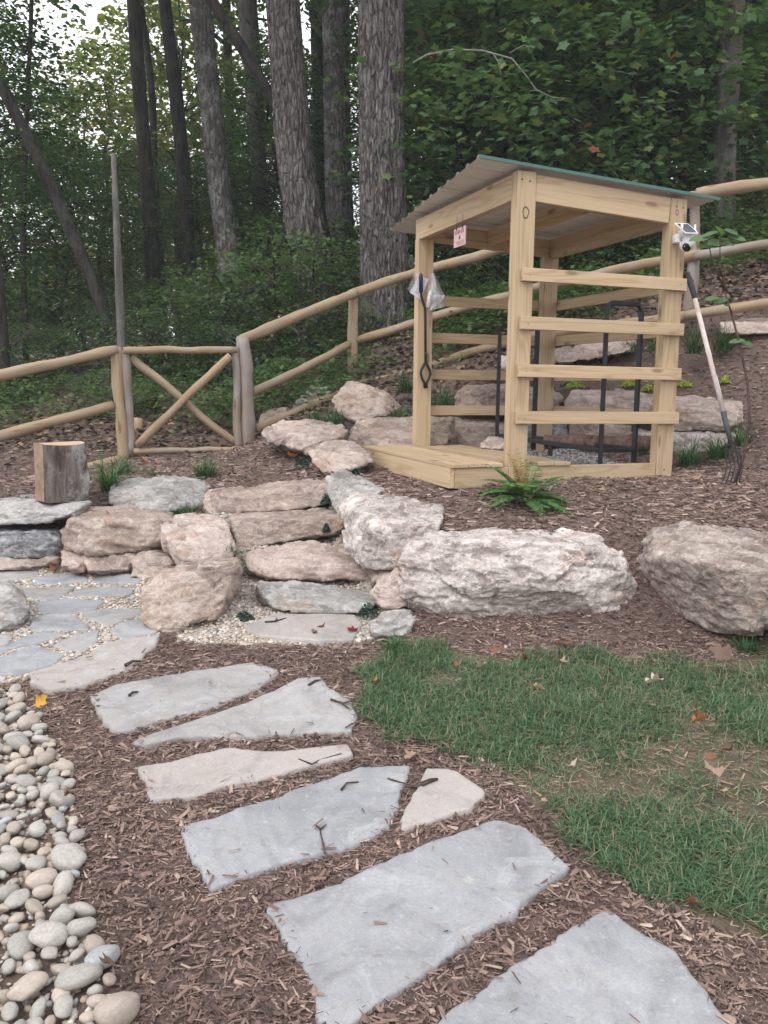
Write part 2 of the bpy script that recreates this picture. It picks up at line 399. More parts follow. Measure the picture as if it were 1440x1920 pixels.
M['grass'] = mat_leaf('lawn_grass', [(.045, .105, .055), (.08, .17, .085), (.06, .135, .065), (.125, .215, .11), (.18, .25, .13), (.33, .27, .18)], .25, .5, 0.)
M['tuft'] = mat_leaf('tuft_grass', [(.035, .085, .035), (.065, .14, .05), (.12, .20, .09)], .2, .5, .15)
M['fern'] = mat_leaf('fern_green', [(.07, .16, .05), (.12, .24, .08), (.17, .31, .12)], .3, .5, .1)
M['fern_dry'] = mat_leaf('fern_dry', [(.38, .28, .13), (.50, .38, .2)], .3, .7, .1)
M['sedum'] = mat_leaf('yellow_sedum', [(.32, .42, .06), (.45, .52, .10), (.20, .30, .05)], .2, .5, .1)
M['dark_ground_cover'] = mat_leaf('dark_sprigs', [(.02, .045, .035), (.04, .075, .055), (.06, .09, .075)], .1, .5, .1)
M['leaf_dark'] = mat_leaf('leaf_dark', [(.034, .068, .030), (.055, .108, .045), (.075, .14, .055), (.11, .18, .06)], .45)
M['leaf_mid'] = mat_leaf('leaf_mid', [(.048, .088, .042), (.072, .13, .056), (.098, .165, .068), (.15, .19, .07)], .45)
M['leaf_yellow'] = mat_leaf('leaf_yellow', [(.06, .105, .03), (.09, .145, .04), (.14, .18, .05), (.22, .19, .07), (.085, .13, .035)], .5)
M['leaf_maple'] = mat_leaf('leaf_maple', [(.06, .12, .055), (.095, .18, .08), (.13, .23, .10), (.075, .14, .065), (.20, .25, .08)], .4)
M['mulch'] = mat_island('mulch_chips', [(0, (.07, .050, .044)), (.3, (.145, .104, .091)), (.6, (.225, .158, .136)), (.9, (.31, .228, .195)), (1, (.46, .37, .31))])
M['litter'] = mat_island('leaf_litter', [(0, (.045, .034, .027)), (.4, (.10, .073, .055)), (.7, (.17, .125, .095)), (.95, (.25, .18, .13)), (1, (.36, .20, .11))])
M['gravel'] = mat_island('pea_gravel', [(0, (.20, .165, .14)), (.2, (.38, .31, .25)), (.4, (.50, .40, .30)), (.6, (.52, .47, .42)), (.75, (.33, .33, .33)), (.9, (.62, .58, .53)), (1, (.72, .70, .66))], .8)
for nm, c1, c2 in (('river_grey', (.31, .29, .265), (.40, .37, .335)), ('river_tan', (.42, .355, .295), (.345, .295, .25)), ('river_blue', (.29, .30, .305), (.38, .385, .38)), ('river_white', (.50, .47, .43), (.42, .37, .31))):
    b = NB(nm); v = b.coord(); n = b.noise(v, 9, 6, .6, .5)
    c = b.mix(c1, c2, b.ramp(n, [(.38, 0.), (.62, 1.)])); c = b.mix(c, (.16, .13, .11), b.ramp(b.noise(v, 16, 6, .75, 1.), [(.58, 0.), (.75, .55)])); c = b.mix(c, b.ramp(b.noise(v, 150, 4, .8), [(.3, .75), (.7, 1.15)]), .8, 'MULTIPLY')
    c = b.mix(c, b.ramp(b.orand(), [(0., .78), (1., 1.2)]), 1., 'MULTIPLY')
    b.col(c); b.rough(.62); b.bump(n, .2, .006); M[nm] = b.m

# ------------------------------------------------------------------ terrain
CP = []
def cp(u, v, Y): CP.append(tuple(at(u, v, Y)))
def cx(x, y, z): CP.append((x, y, z))
def low(y): return min(.31, .115*(y-1.8)) if y > 0 else -.2
for yy in (0.3, 1.2, 2.0, 2.8, 3.4, 3.9):
    for xx in (-2.6, -1.2, -.4, .5, 1.4, 2.6, 4): cx(xx, yy, low(yy) - (.03 if xx < -1 and yy < 3.5 else 0))
for xx in (-6, 6):
    for yy in (-2, 1, 3.5): cx(xx, yy, low(yy) if yy > 0 else -.25)
for xx in (-2.5, 0, 2.5): cx(xx, -3, -.35)
for xx, yy in ((.1, 4.25), (.9, 4.3), (1.5, 4.35), (2.4, 4.15), (3.4, 4.1), (0.15, 4.5)): cx(xx, yy, .31)
for xx, yy, z in ((.2, 5.0, .72), (.7, 5.0, .75), (1.3, 5.05, .77), (2.0, 5.0, .77), (3, 4.95, .76), (4.2, 4.9, .8), (.9, 4.75, .62), (1.5, 4.75, .62), (.45, 4.75, .55)): cx(xx, yy, z)
for xx, yy, z in ((.1, 5.6, .83), (.0, 6.2, .86), (-.2, 6.7, .88), (.5, 6.2, .88), (.85, 5.75, .915), (1.4, 5.9, .915), (2.1, 6.2, .93), (1.4, 5.45, .84), (2.6, 5.6, .86), (3.4, 5.6, .88), (2.5, 6.5, .95), (1.2, 7.2, .95), (.4, 7.2, .93), (1.8, 7.2, .96), (1, 7.9, .96), (2.6, 6.9, .98), (.2, 7.6, .95)): cx(xx, yy, z)
# patio and the bed of the left wall
for xx in (-4, -3, -2.2, -1.5, -1.1):
    cx(xx, 4.3, .27); cx(xx, 5.0, .30)
for xx, z1_, z2_ in ((-4.5, .76, .79), (-3.4, .76, .79), (-2.6, .73, .79), (-2.1, .67, .79), (-1.7, .65, .80)): cx(xx, 5.62, .31); cx(xx, 6.1, z1_); cx(xx, 6.75, z2_)
# stairs
cp(570, 1150, 4.66); cp(580, 1088, 5.12); cp(560, 1012, 5.55); cp(540, 1000, 5.75); cp(530, 962, 6.18); cx(-1.1, 6.45, .79); cx(-.6, 6.5, .82)
cp(455, 1120, 4.7); cp(445, 1060, 5.2); cp(430, 1000, 5.6); cx(-1.45, 6.15, .66)
cx(-.05, 5.4, .62); cx(-.35, 6.0, .78); cx(-1.35, 5.6, .5)
# upper left terrace to the gate and fence
for u, v, Y in ((230, 862, 8.2), (455, 842, 8.6), (340, 850, 8.4), (0, 925, 7.5), (-200, 960, 7.2), (400, 880, 7.3), (520, 870, 7.2), (100, 900, 7.0), (560, 850, 7.5)): cp(u, v, Y)
for u, v, Y in ((620, 790, 8.3), (700, 780, 8.5), (520, 800, 8.6), (560, 775, 9.2), (662, 718, 10), (780, 705, 9.6), (800, 760, 8.9)): cp(u, v, Y)
# rear wall foot and head, and the bank up to the fence
for u, v, Y in ((860, 832, 8.25), (1000, 840, 8.0), (1150, 846, 7.6), (1300, 855, 7.1), (1400, 880, 6.6)): cp(u, v, Y)
for u, v, Y in ((870, 728, 8.9), (1000, 732, 8.75), (1150, 735, 8.4), (1300, 748, 7.8), (1385, 757, 7.4)): cp(u, v, Y)
for u, v, Y in ((900, 672, 9.5), (985, 652, 9.3), (1150, 630, 8.9), (1295, 600, 8.5), (1440, 592, 8.2), (1600, 585, 8.0), (1440, 900, 6.1), (1440, 800, 6.9), (1440, 700, 7.6), (1600, 900, 6.1), (1600, 700, 7.4)): cp(u, v, Y)
# forest floor
for u, v, Y in ((100, 810, 9.2), (-150, 830, 9), (100, 765, 11), (350, 800, 9.6), (330, 745, 12), (100, 700, 15), (-300, 760, 12), (300, 690, 18), (520, 720, 12), (600, 665, 12.5), (700, 625, 11.8), (850, 600, 11.5), (1000, 560, 12.3), (1200, 500, 12), (1400, 430, 12.8), (1600, 400, 12), (1440, 500, 10.0), (1150, 555, 10.3)): cp(u, v, Y)
for u, v, Y in ((0, 680, 25), (350, 660, 30), (650, 560, 25), (1000, 440, 22), (1300, 330, 22), (1600, 270, 22), (-500, 700, 25), (1900, 300, 18), (2200, 350, 12)): cp(u, v, Y)
for x, y, z in ((-40, 40, 1.5), (0, 60, 6), (30, 50, 14), (60, 30, 15), (-60, 0, -1), (60, -20, 0), (0, -60, -2), (-60, 60, 1), (60, 60, 20), (-60, -60, -2), (60, -60, -1), (0, 100, 8), (12, 8, 5), (20, 5, 6), (9, 4, 1.2), (-12, 6, .6), (-12, 10, .9), (-20, 15, 1.), (15, -5, 0), (-15, -5, -.4)): cx(x, y, z)
CPA = np.array(CP); _c = CPA[:, :2]
_K = np.linalg.norm(_c[:, None]-_c[None], axis=2)
_A = np.zeros((len(_c)+3,)*2); _A[:len(_c), :len(_c)] = _K + np.eye(len(_c))*-.02
_A[:len(_c), len(_c):] = np.c_[np.ones(len(_c)), _c]; _A[len(_c):, :len(_c)] = _A[:len(_c), len(_c):].T
_W = np.linalg.solve(_A, np.r_[CPA[:, 2], 0, 0, 0])
def gz_raw(x, y):
    x = np.atleast_1d(np.asarray(x, float)); y = np.atleast_1d(np.asarray(y, float)); out = np.empty(len(x))
    for i in range(0, len(x), 20000):
        q = np.c_[x[i:i+20000], y[i:i+20000]]
        out[i:i+20000] = np.linalg.norm(q[:, None]-_c[None], axis=2)@_W[:len(_c)]+_W[-3]+q@_W[-2:]
    return out
def micro(x, y):
    P = np.c_[x, y, np.zeros(len(x))]
    r = np.hypot(x, y-4)
    return .012*fbm(P*2.3, 3, 3) + np.clip((r-6)/10, 0, 1)*.12*fbm(P*.5, 9, 3)
# table for fast look-up near the camera
TX0, TX1, TY0, TY1, TS = -9., 9., -1., 20., .05
_tx = np.arange(TX0, TX1+TS, TS); _ty = np.arange(TY0, TY1+TS, TS)
_gx, _gy = np.meshgrid(_tx, _ty); TAB = (gz_raw(_gx.ravel(), _gy.ravel())+micro(_gx.ravel(), _gy.ravel())).reshape(_gx.shape)
def _stairs():
    global TAB
    fr = [((503, 1128, 4.70), (702, 1132, 4.68)), ((468, 1068, 5.13), (695, 1086, 5.05)), ((449, 1029, 5.62), (642, 996, 5.68)), ((383, 958, 6.14), (616, 944, 6.15))]
    lev = [.275, .350, .495, .630, .78]; X, Y = _gx.ravel(), _gy.ravel(); near = (X > -2.2) & (X < .6) & (Y > 3.8) & (Y < 6.8); x, y = X[near], Y[near]
    z = np.full(len(x), lev[0])
    for (a, b), l0, l1, dl in zip(fr, lev[:-1], lev[1:], (.26, .34, .32, .28)):
        p, q = at(*a)[:2], at(*b)[:2]; yf = p[1]+(q[1]-p[1])*(x-p[0])/(q[0]-p[0]); t = np.clip((y-yf-dl)/.08, 0, 1); z += (l1-l0)*t
    m = np.zeros(len(X)); m[near] = inpoly(x, y, np.array([tuple(at(u, v, Y_)[:2]) for u, v, Y_ in ((440, 1195, 4.2), (690, 1200, 4.2), (760, 1150, 4.5), (700, 1080, 5.0), (650, 980, 5.6), (625, 920, 6.3), (380, 940, 6.4), (395, 1000, 5.6), (430, 1060, 5.0), (445, 1100, 4.75))]))
    m = m.reshape(TAB.shape)
    for _ in range(2): m = (np.roll(m, 1, 0)+np.roll(m, -1, 0)+np.roll(m, 1, 1)+np.roll(m, -1, 1)+m)/5
    zz = TAB.ravel().copy(); zz[near] = z+micro(x, y)*.6; TAB = TAB*(1-m)+zz.reshape(TAB.shape)*m
_stairs()
def gz(x, y):
    x = np.atleast_1d(np.asarray(x, float)); y = np.atleast_1d(np.asarray(y, float))
    fx = (x-TX0)/TS; fy = (y-TY0)/TS; ins = (fx >= 0) & (fx < len(_tx)-1.01) & (fy >= 0) & (fy < len(_ty)-1.01)
    out = np.empty(len(x)); a = np.clip(fx, 0, len(_tx)-1.01); b = np.clip(fy, 0, len(_ty)-1.01)
    i = a.astype(int); j = b.astype(int); a = a-i; b = b-j
    out = TAB[j, i]*(1-a)*(1-b)+TAB[j, i+1]*a*(1-b)+TAB[j+1, i]*(1-a)*b+TAB[j+1, i+1]*a*b
    if (~ins).any(): out[~ins] = gz_raw(x[~ins], y[~ins])+micro(x[~ins], y[~ins])
    return out
def g1(x, y): return float(gz([x], [y])[0])
def gnorm(x, y, e=.05):
    dx = (gz(x+e, y)-gz(x-e, y))/(2*e); dy = (gz(x, y+e)-gz(x, y-e))/(2*e)
    return unit(np.c_[-dx, -dy, np.ones(len(dx))])
def og(u, v, t0=1.0, t1=40):
    """where the sight line of a picture point first meets the ground"""
    d = ray(u, v); d = d/d[1]; t = np.arange(t0, t1, .02); P = EYE+t[:, None]*d
    below = P[:, 2] < gz(P[:, 0], P[:, 1]); k = int(np.argmax(below)) if below.any() else len(t)-1
    return P[k]
def opoly(pts, **k): return np.array([og(u, v, **k)[:2] for u, v in pts])

# ------------------------------------------------------------------ regions (traced once, as ground outlines)
LAWN = opoly([(706, 1216), (760, 1200), (850, 1222), (960, 1242), (1080, 1228), (1180, 1238), (1270, 1245), (1440, 1228)])
LAWN = np.r_[LAWN, [[5, 4.0], [5, 1.2], [1.6, 1.2]], opoly([(1440, 1785), (1340, 1738), (1240, 1690), (1160, 1640), (1080, 1572), (1000, 1512), (940, 1445), (850, 1405), (760, 1372), (706, 1330), (690, 1290)])]
RIVER = np.r_[opoly([(20, 1300), (70, 1345), (108, 1400), (128, 1480), (155, 1600), (135, 1690), (185, 1785), (225, 1860), (250, 1925)]), [[-.52, 1.2], [-3, 1.2], [-3, 3.6]]]
PATIO = np.r_[opoly([(330, 1085), (300, 1195), (190, 1220), (60, 1275), (-10, 1290)]), [[-3.2, 3.7], [-5, 4.2], [-5, 5.7], [-2.0, 5.7]]]
STAIR = np.array([tuple(at(u, v, Y)[:2]) for u, v, Y in ((330, 1190, 4.2), (455, 1195, 4.15), (690, 1200, 4.15), (790, 1150, 4.4), (700, 1080, 5.0), (640, 980, 5.6), (625, 930, 6.2), (385, 960, 6.3), (400, 1000, 5.6), (440, 1060, 5.0), (330, 1100, 5.0))])
SHEDFLOOR = None  # set below

# ------------------------------------------------------------------ ground sheet
def axis(c, near, n, far):
    t = np.linspace(-1, 1, n); return c + near*t + (far-near)*np.sign(t)*np.abs(t)**17
gxs = axis(0., 6., 420, 120.); gys = axis(5.6, 6., 420, 120.)
GX, GY = np.meshgrid(gxs, gys); fx, fy = GX.ravel(), GY.ravel()
GV = np.c_[fx, fy, gz(fx, fy)]
nx, ny = len(gxs), len(gys); ii = np.arange(ny-1)[:, None]*nx+np.arange(nx-1)[None]; ii = ii.ravel()
gme = fast_mesh('ground', GV, np.c_[ii, ii+1, ii+nx+1, ii+nx])
def soft(poly):
    m = np.zeros(len(fx)); near = (np.abs(fx) < 6) & (fy > 0) & (fy < 9)
    m[near] = inpoly(fx[near], fy[near], poly); return m
for nm, poly in (('lawn', LAWN), ('gravel', PATIO), ('gravel2', STAIR)):
    a = gme.attributes.new(nm, 'FLOAT', 'POINT'); a.data.foreach_set('value', soft(poly).astype(np.float32))
b = NB('ground_soil'); v = b.coord(rnd=False)
n1 = b.noise(v, 14, 6, .7); n2 = b.noise(v, 1.2, 5, .6); n3 = b.noise(v, 90, 4, .7)
soil = b.mix((.11, .078, .068), (.19, .135, .118), n1); soil = b.mix(soil, (.28, .205, .175), b.ramp(n3, [(.5, 0.), (.7, .6)]))
soil = b.mix(soil, (.10, .085, .055), b.ramp(n2, [(.5, 0.), (.7, .4)]))
def attr(nb, nm): x = nb.n('ShaderNodeAttribute'); x.attribute_name = nm; return x.outputs['Fac']
lawn = b.mix((.10, .085, .06), (.19, .145, .11), b.ramp(n1, [(.4, 0.), (.6, 1.)])); lawn = b.mix(lawn, (.085, .085, .055), b.ramp(n3, [(.4, 0.), (.6, .7)]))
grv = b.mix((.34, .28, .23), (.50, .44, .38), b.ramp(n3, [(.35, 0.), (.65, 1.)]))
c = b.mix(soil, lawn, attr(b, 'lawn')); c = b.mix(c, grv, attr(b, 'gravel')); c = b.mix(c, grv, attr(b, 'gravel2'))
b.col(c); b.rough(.95); b.b.inputs['Specular IOR Level'].default_value = .15; p = b.bump(n1, .6, .03); b.bump(n3, .8, .01, p)
ground = link('ground', gme, b.m, kind='structure')

# ------------------------------------------------------------------ rocks
RID = [0]
def rock(name, label, m, pts, back=(), h=.3, vox=.016, cat='boulder', cuts=13, amp=1., group='boulders set around the steps and terraces', bed=(0, .15), world=None, sink=.0, cutf=(.89, .975), parent=None):
    """pts/back: (u, v, distance) of the stone's visible corners; back corners are repeated h lower."""
    RID[0] += 1; r = np.random.default_rng(100+RID[0])
    P = [at(*p) for p in pts]+[at(*p) for p in back]+[at(*p)-np.array([0, 0, h]) for p in back]
    if world: P += [np.array(p) for p in world]
    P = np.array(P)
    if sink: P[P[:, 2] < P[:, 2].mean(), 2] -= sink
    c = P.mean(0); Q = (P-c)*(1.055 if cuts > 8 else 1.03); c0 = c.copy()
    bm = bmesh.new()
    for q in Q: bm.verts.new(q)
    res = bmesh.ops.convex_hull(bm, input=bm.verts[:])
    junk = [e for e in res['geom_interior']+res['geom_unused'] if isinstance(e, bmesh.types.BMVert)]
    if junk: bmesh.ops.delete(bm, geom=list(set(junk)), context='VERTS')
    me0 = bm_mesh('tmp', bm); o = bpy.data.objects.new('tmp', me0); COL.objects.link(o)
    md = o.modifiers.new('r', 'REMESH'); md.mode = 'VOXEL'; md.voxel_size = vox
    sm = o.modifiers.new('s', 'SMOOTH'); sm.factor = .5; sm.iterations = 1
    dg = bpy.context.evaluated_depsgraph_get(); ev = o.evaluated_get(dg); me = bpy.data.meshes.new_from_object(ev)
    bpy.data.objects.remove(o); bpy.data.meshes.remove(me0)
    n = len(me.vertices); V = np.empty(n*3, np.float32); me.vertices.foreach_get('co', V); V = V.reshape(-1, 3).astype(float)
    size = (V.max(0)-V.min(0)); s = float(np.cbrt(size.prod()))
    for k in range(cuts):
        d = r.normal(size=3); d[2] *= .7; d /= np.linalg.norm(d)
        off = (V@d).max()*r.uniform(*cutf)
        e = V@d-off; V -= np.outer(np.clip(e, 0, None)*.95, d)
    N = np.empty(n*3, np.float32); me.vertices.foreach_set('co', V.astype(np.float32).ravel()); me.update()
    me.vertices.foreach_get('normal', N); N = N.reshape(-1, 3).astype(float)
    seed = RID[0]*31
    W = V+c0; a, b_ = bed; bn = np.array([math.sin(b_), math.sin(a)*.5, math.cos(b_)]); bn /= np.linalg.norm(bn)
    tlt = W@bn
    S = np.c_[W[:, 0]*2.2, W[:, 1]*2.2, tlt*11]
    st = np.clip(fbm(S, seed, 4, .55), -1, 1)
    # stepped ledges: quantised strata give broken shelves
    lo = fbm(W*(1.1/s*.6), seed+1, 3); md_ = ridged(W*4.5, seed+2, 4); fi = fbm(W*26, seed+4, 3)
    hz_ = np.c_[W[:, 0], W[:, 1], W[:, 2]]+bn*(tlt*1.6)[:, None]
    wq = hz_+.035*np.c_[fbm(W*5, seed+5, 2), fbm(W*5+9, seed+6, 2), fbm(W*5+19, seed+7, 2)]
    f1 = cellfac(wq/max(.10, s*.42), seed+11); f2 = cellfac(wq/.085, seed+12); f3 = cellfac(wq/.036, seed+13)
    D = min(amp, 1.2)*(min(.014, s*.03)*f1+.0085*f2+.0030*f3) + s*.006*lo + amp*(.0025*st + .0013*fi) + .003
    V = V+N*D[:, None]
    me.vertices.foreach_set('co', V.astype(np.float32).ravel())
    me.polygons.foreach_set('use_smooth', np.ones(len(me.polygons), dtype=bool)); me.update(); me.materials.clear(); me.materials.append(m)
    o = bpy.data.objects.new(name, me); COL.objects.link(o); o.location = tuple(c)
    if parent is None: tag(o, label, cat, group)
    else: o.parent = parent; o.location = tuple(np.array(c)-np.array(parent.location))
    return o

R = lambda *a, **k: rock('boulder', *a, **k)
# the two great boulders on the right
R('huge whitish craggy boulder lying long at the edge of the lawn, below the shed', M['rock_white'],
  [(783, 1022, 4.55), (870, 1018, 4.42), (980, 1022, 4.38), (1110, 1030, 4.45), (1160, 1072, 4.45), (1190, 1118, 4.55), (1150, 1148, 4.45), (1060, 1160, 4.45), (963, 1174, 4.42), (865, 1163, 4.4), (771, 1129, 4.47), (750, 1085, 4.52), (756, 1046, 4.6), (900, 1090, 4.3), (1040, 1095, 4.3)],
  [(790, 1004, 4.85), (927, 991, 5.0), (1100, 1004, 4.95), (1150, 1033, 4.8)], h=.45, vox=.0115, amp=1.3, cuts=12, cutf=(.90, .975), bed=(0, .1))
R('big angular brown boulder with a pale top at the right edge of the picture', M['rock_umber'],
  [(1196, 1052, 4.75), (1196, 1108, 4.75), (1262, 1150, 4.55), (1350, 1182, 4.15), (1412, 1186, 4.0), (1425, 1184, 4.02), (1500, 1150, 4.3), (1238, 1045, 4.42), (1330, 1056, 4.12), (1440, 1072, 4.0), (1540, 1080, 4.15)],
  [(1225, 995, 4.9), (1290, 983, 5.0), (1440, 1004, 4.95), (1580, 1010, 4.9)], h=.5, vox=.0125, amp=1.1, cuts=4, cutf=(.96, .995), bed=(.4, .5))
R('small dark brown rock wedged between the two largest boulders', M['rock_brown'],
  [(1145, 1040, 4.75), (1180, 1075, 4.7), (1195, 1060, 4.75), (1150, 1075, 4.7)], [(1140, 1018, 4.95), (1175, 1022, 4.95)], h=.25)
# right side of the steps
R('pale wedge-shaped boulder with a flat white top beside the steps', M['rock_white'],
  [(640, 945, 5.55), (648, 1028, 5.15), (682, 1066, 4.85), (730, 1066, 4.75), (783, 1050, 4.75), (790, 1018, 4.8), (828, 982, 4.95), (705, 990, 4.8), (750, 985, 4.75)],
  [(660, 922, 5.7), (740, 930, 5.6), (828, 950, 5.3)], h=.25, vox=.0125, bed=(.2, -.3), cuts=6, cutf=(.93, .99))
R('narrow grey rock standing at the top right of the steps', M['rock_grey'],
  [(612, 892, 6.35), (622, 940, 6.0), (638, 975, 5.75), (690, 940, 5.7), (680, 960, 5.7), (720, 925, 5.85)], [(640, 880, 6.6), (688, 900, 6.3), (722, 918, 6.0)], h=.25, bed=(.2, .9))
R('brown rock tucked under the overhang of the wedge-shaped boulder', M['rock_pink'],
  [(697, 1112, 4.6), (725, 1145, 4.5), (764, 1136, 4.5), (752, 1072, 4.6), (760, 1066, 4.65), (715, 1095, 4.55)], [(720, 1070, 4.9), (765, 1062, 4.9)], h=.2, vox=.013)
R('squarish brown block in the shade behind the overhanging boulder', M['rock_brown'],
  [(694, 1062, 4.9), (697, 1092, 4.8), (745, 1080, 4.8), (745, 1058, 4.9)], [(700, 1045, 5.2), (760, 1045, 5.2)], h=.25)
R('small grey rock half sunk in mulch at the foot of the steps', M['rock_grey'],
  [(694, 1168, 4.25), (700, 1192, 4.15), (755, 1192, 4.15), (778, 1162, 4.25), (730, 1165, 4.18)], [(715, 1150, 4.4), (770, 1145, 4.4)], h=.2, vox=.013)
# rocks between gate and shed
R('flat-topped cream boulder at the corner left of the shed deck', M['rock_pink'],
  [(582, 850, 6.75), (592, 874, 6.6), (608, 892, 6.5), (655, 880, 6.6), (697, 866, 6.7), (702, 852, 6.85)], [(618, 824, 7.2), (660, 828, 7.2)], h=.25, bed=(.3, .4))
R('long pinkish grey slab-like boulder by the right gatepost', M['rock_pink'],
  [(493, 805, 7.6), (497, 824, 7.4), (540, 838, 7.2), (580, 850, 7.1), (632, 826, 7.2), (652, 810, 7.5), (560, 815, 7.15)], [(534, 790, 7.9), (585, 786, 8.0), (632, 796, 7.8)], h=.25, bed=(.1, -.4))
R('mottled brown rock wall stone behind the front left shed post', M['rock_brown'],
  [(652, 824, 7.75), (700, 852, 7.5), (772, 846, 7.55), (845, 828, 7.7), (850, 790, 7.8), (672, 792, 7.75)], [(680, 785, 8.1), (770, 783, 8.2), (845, 782, 8.2)], h=.35)
R('craggy tan boulder on the bank against the bottom fence rail', M['rock_tan'],
  [(622, 748, 8.5), (640, 775, 8.3), (660, 790, 8.2), (722, 780, 8.2), (750, 766, 8.4), (725, 742, 8.35)], [(646, 718, 8.7), (678, 720, 8.7), (722, 738, 8.7)], h=.35, vox=.014, bed=(.2, .5))
R('thin grey slab leaning on the bank behind the bottom rail', M['rock_grey'],
  [(544, 770, 9.3), (579, 730, 9.6), (627, 725, 9.7), (612, 742, 9.5)], [(580, 728, 9.8), (630, 724, 9.9)], h=.12, vox=.016)
R('low reddish rock on the bank just right of the gatepost', M['rock_brown'],
  [(482, 800, 8.9), (488, 780, 9.0), (530, 765, 9.1), (545, 785, 8.9)], [(500, 770, 9.3), (545, 765, 9.3)], h=.2)
# rear retaining wall
R('rounded brown top stone of the wall behind the shed, leftmost', M['rock_brown'],
  [(846, 762, 8.4), (862, 735, 8.45), (900, 728, 8.35), (1010, 738, 8.2), (1056, 752, 8.2), (1054, 772, 8.15), (900, 775, 8.3)], [(880, 722, 8.8), (960, 722, 8.8), (1040, 735, 8.6)], h=.25)
R('greyish pink top stone of the wall seen between the log rack bars', M['rock_pink'],
  [(1060, 745, 8.05), (1063, 775, 8.0), (1150, 782, 7.8), (1226, 780, 7.6), (1226, 748, 7.7), (1100, 742, 7.95)], [(1080, 733, 8.4), (1150, 732, 8.3), (1228, 740, 8.1)], h=.25)
R('broad sandy pink top stone of the wall right of the shed post', M['rock_pink'],
  [(1228, 760, 7.6), (1230, 798, 7.5), (1270, 806, 7.3), (1352, 804, 7.1), (1388, 786, 7.1), (1391, 766, 7.15), (1300, 770, 7.25)], [(1240, 745, 7.9), (1300, 744, 7.8), (1386, 752, 7.5)], h=.28, vox=.014)
R('brown lower wall stone seen behind the deck', M['rock_tan'],
  [(812, 838, 8.2), (832, 800, 8.3), (850, 792, 8.3), (948, 800, 8.15), (950, 842, 8.05)], [(850, 785, 8.6), (950, 790, 8.5)], h=.3)
R('dark brown lower wall stone behind the log', M['rock_dark'],
  [(955, 800, 8.1), (960, 842, 8.0), (1060, 842, 7.9), (1062, 785, 8.0)], [(960, 785, 8.5), (1060, 780, 8.4)], h=.3)
R('reddish lower wall stone behind the log rack', M['rock_brown'],
  [(1070, 800, 7.9), (1070, 845, 7.8), (1180, 848, 7.6), (1182, 800, 7.65), (1120, 795, 7.75)], [(1070, 785, 8.3), (1180, 785, 8.1)], h=.3)
R('pale lower wall stone behind the grass by the fork', M['rock_white'],
  [(1190, 815, 7.5), (1195, 855, 7.4), (1300, 862, 7.1), (1384, 850, 6.95), (1380, 815, 7.05), (1270, 815, 7.2)], [(1200, 806, 7.8), (1380, 806, 7.4)], h=.3)
R('long pale stone lying high on the bank at the right edge', M['rock_pink'],
  [(1340, 608, 8.1), (1345, 622, 8.0), (1400, 628, 7.95), (1500, 620, 7.9), (1500, 600, 7.95)], [(1360, 604, 8.25), (1500, 592, 8.2)], h=.12, vox=.016)
R('broad light flat stone on the bank seen through the shed', M['rock_pink'],
  [(1018, 668, 8.9), (1022, 682, 8.8), (1090, 676, 8.6), (1180, 660, 8.4), (1190, 645, 8.5), (1100, 650, 8.7)], [(1040, 656, 9.1), (1120, 640, 9.0), (1200, 632, 8.8)], h=.1, vox=.016)
R('small light stone on the bank beside the rack hoop', M['rock_white'],
  [(936, 672, 9.2), (940, 692, 9.1), (975, 696, 9.0), (980, 672, 9.1)], [(945, 666, 9.4), (980, 666, 9.4)], h=.12, vox=.016)
# left wall
R('long thin grey capstone on the left, with the chopping block standing on it', M['rock_grey'],
  [(-120, 962, 5.75), (-100, 985, 5.7), (0, 976, 5.68), (62, 980, 5.65), (140, 964, 5.65), (163, 948, 5.75), (80, 955, 5.68)], [(-120, 938, 6.15), (40, 935, 6.2), (160, 930, 6.15)], h=.10, vox=.014, bed=(0, .05))
R('dark blue-grey rock under the capstone at the left edge', M['rock_dark'],
  [(-120, 1000, 5.75), (-120, 1050, 5.7), (0, 1048, 5.62), (88, 1043, 5.62), (118, 1022, 5.68), (120, 998, 5.72), (40, 1000, 5.62)], [(-100, 985, 6.1), (40, 980, 6.1), (120, 985, 6.1)], h=.25, vox=.013)
R('pale low base stone at the left edge, below the dark rock', M['rock_tan'],
  [(-120, 1046, 5.62), (-120, 1072, 5.5), (0, 1068, 5.5), (100, 1060, 5.55), (115, 1046, 5.6)], [(-100, 1040, 5.9), (110, 1040, 5.9)], h=.1)
R('large brown boulder in the patio wall with a scooped face', M['rock_brown'],
  [(130, 978, 5.6), (116, 1008, 5.62), (118, 1024, 5.6), (152, 1039, 5.5), (225, 1034, 5.5), (305, 1032, 5.5), (318, 1000, 5.55), (326, 976, 5.65), (220, 975, 5.5)], [(155, 954, 5.95), (215, 951, 6.05), (312, 956, 6.1)], h=.3, vox=.0125)
R('small rounded stone low in the patio wall, leftmost of the base stones', M['rock_tan'],
  [(115, 1034, 5.6), (117, 1060, 5.5), (150, 1070, 5.42), (163, 1062, 5.45), (160, 1036, 5.55)], [(120, 1028, 5.8), (160, 1028, 5.8)], h=.2, vox=.013)
R('ragged brown stone low in the patio wall, between two rounder ones', M['rock_tan'],
  [(155, 1040, 5.55), (170, 1068, 5.42), (215, 1074, 5.4), (250, 1068, 5.42), (256, 1038, 5.5)], [(160, 1030, 5.8), (255, 1030, 5.8)], h=.2, vox=.013)
R('tan rounded stone low in the patio wall, rightmost of the base stones', M['rock_pink'],
  [(250, 1050, 5.4), (247, 1080, 5.3), (290, 1086, 5.25), (335, 1075, 5.3), (318, 1045, 5.4), (275, 1040, 5.4)], [(270, 1030, 5.7), (320, 1030, 5.7)], h=.2, vox=.013)
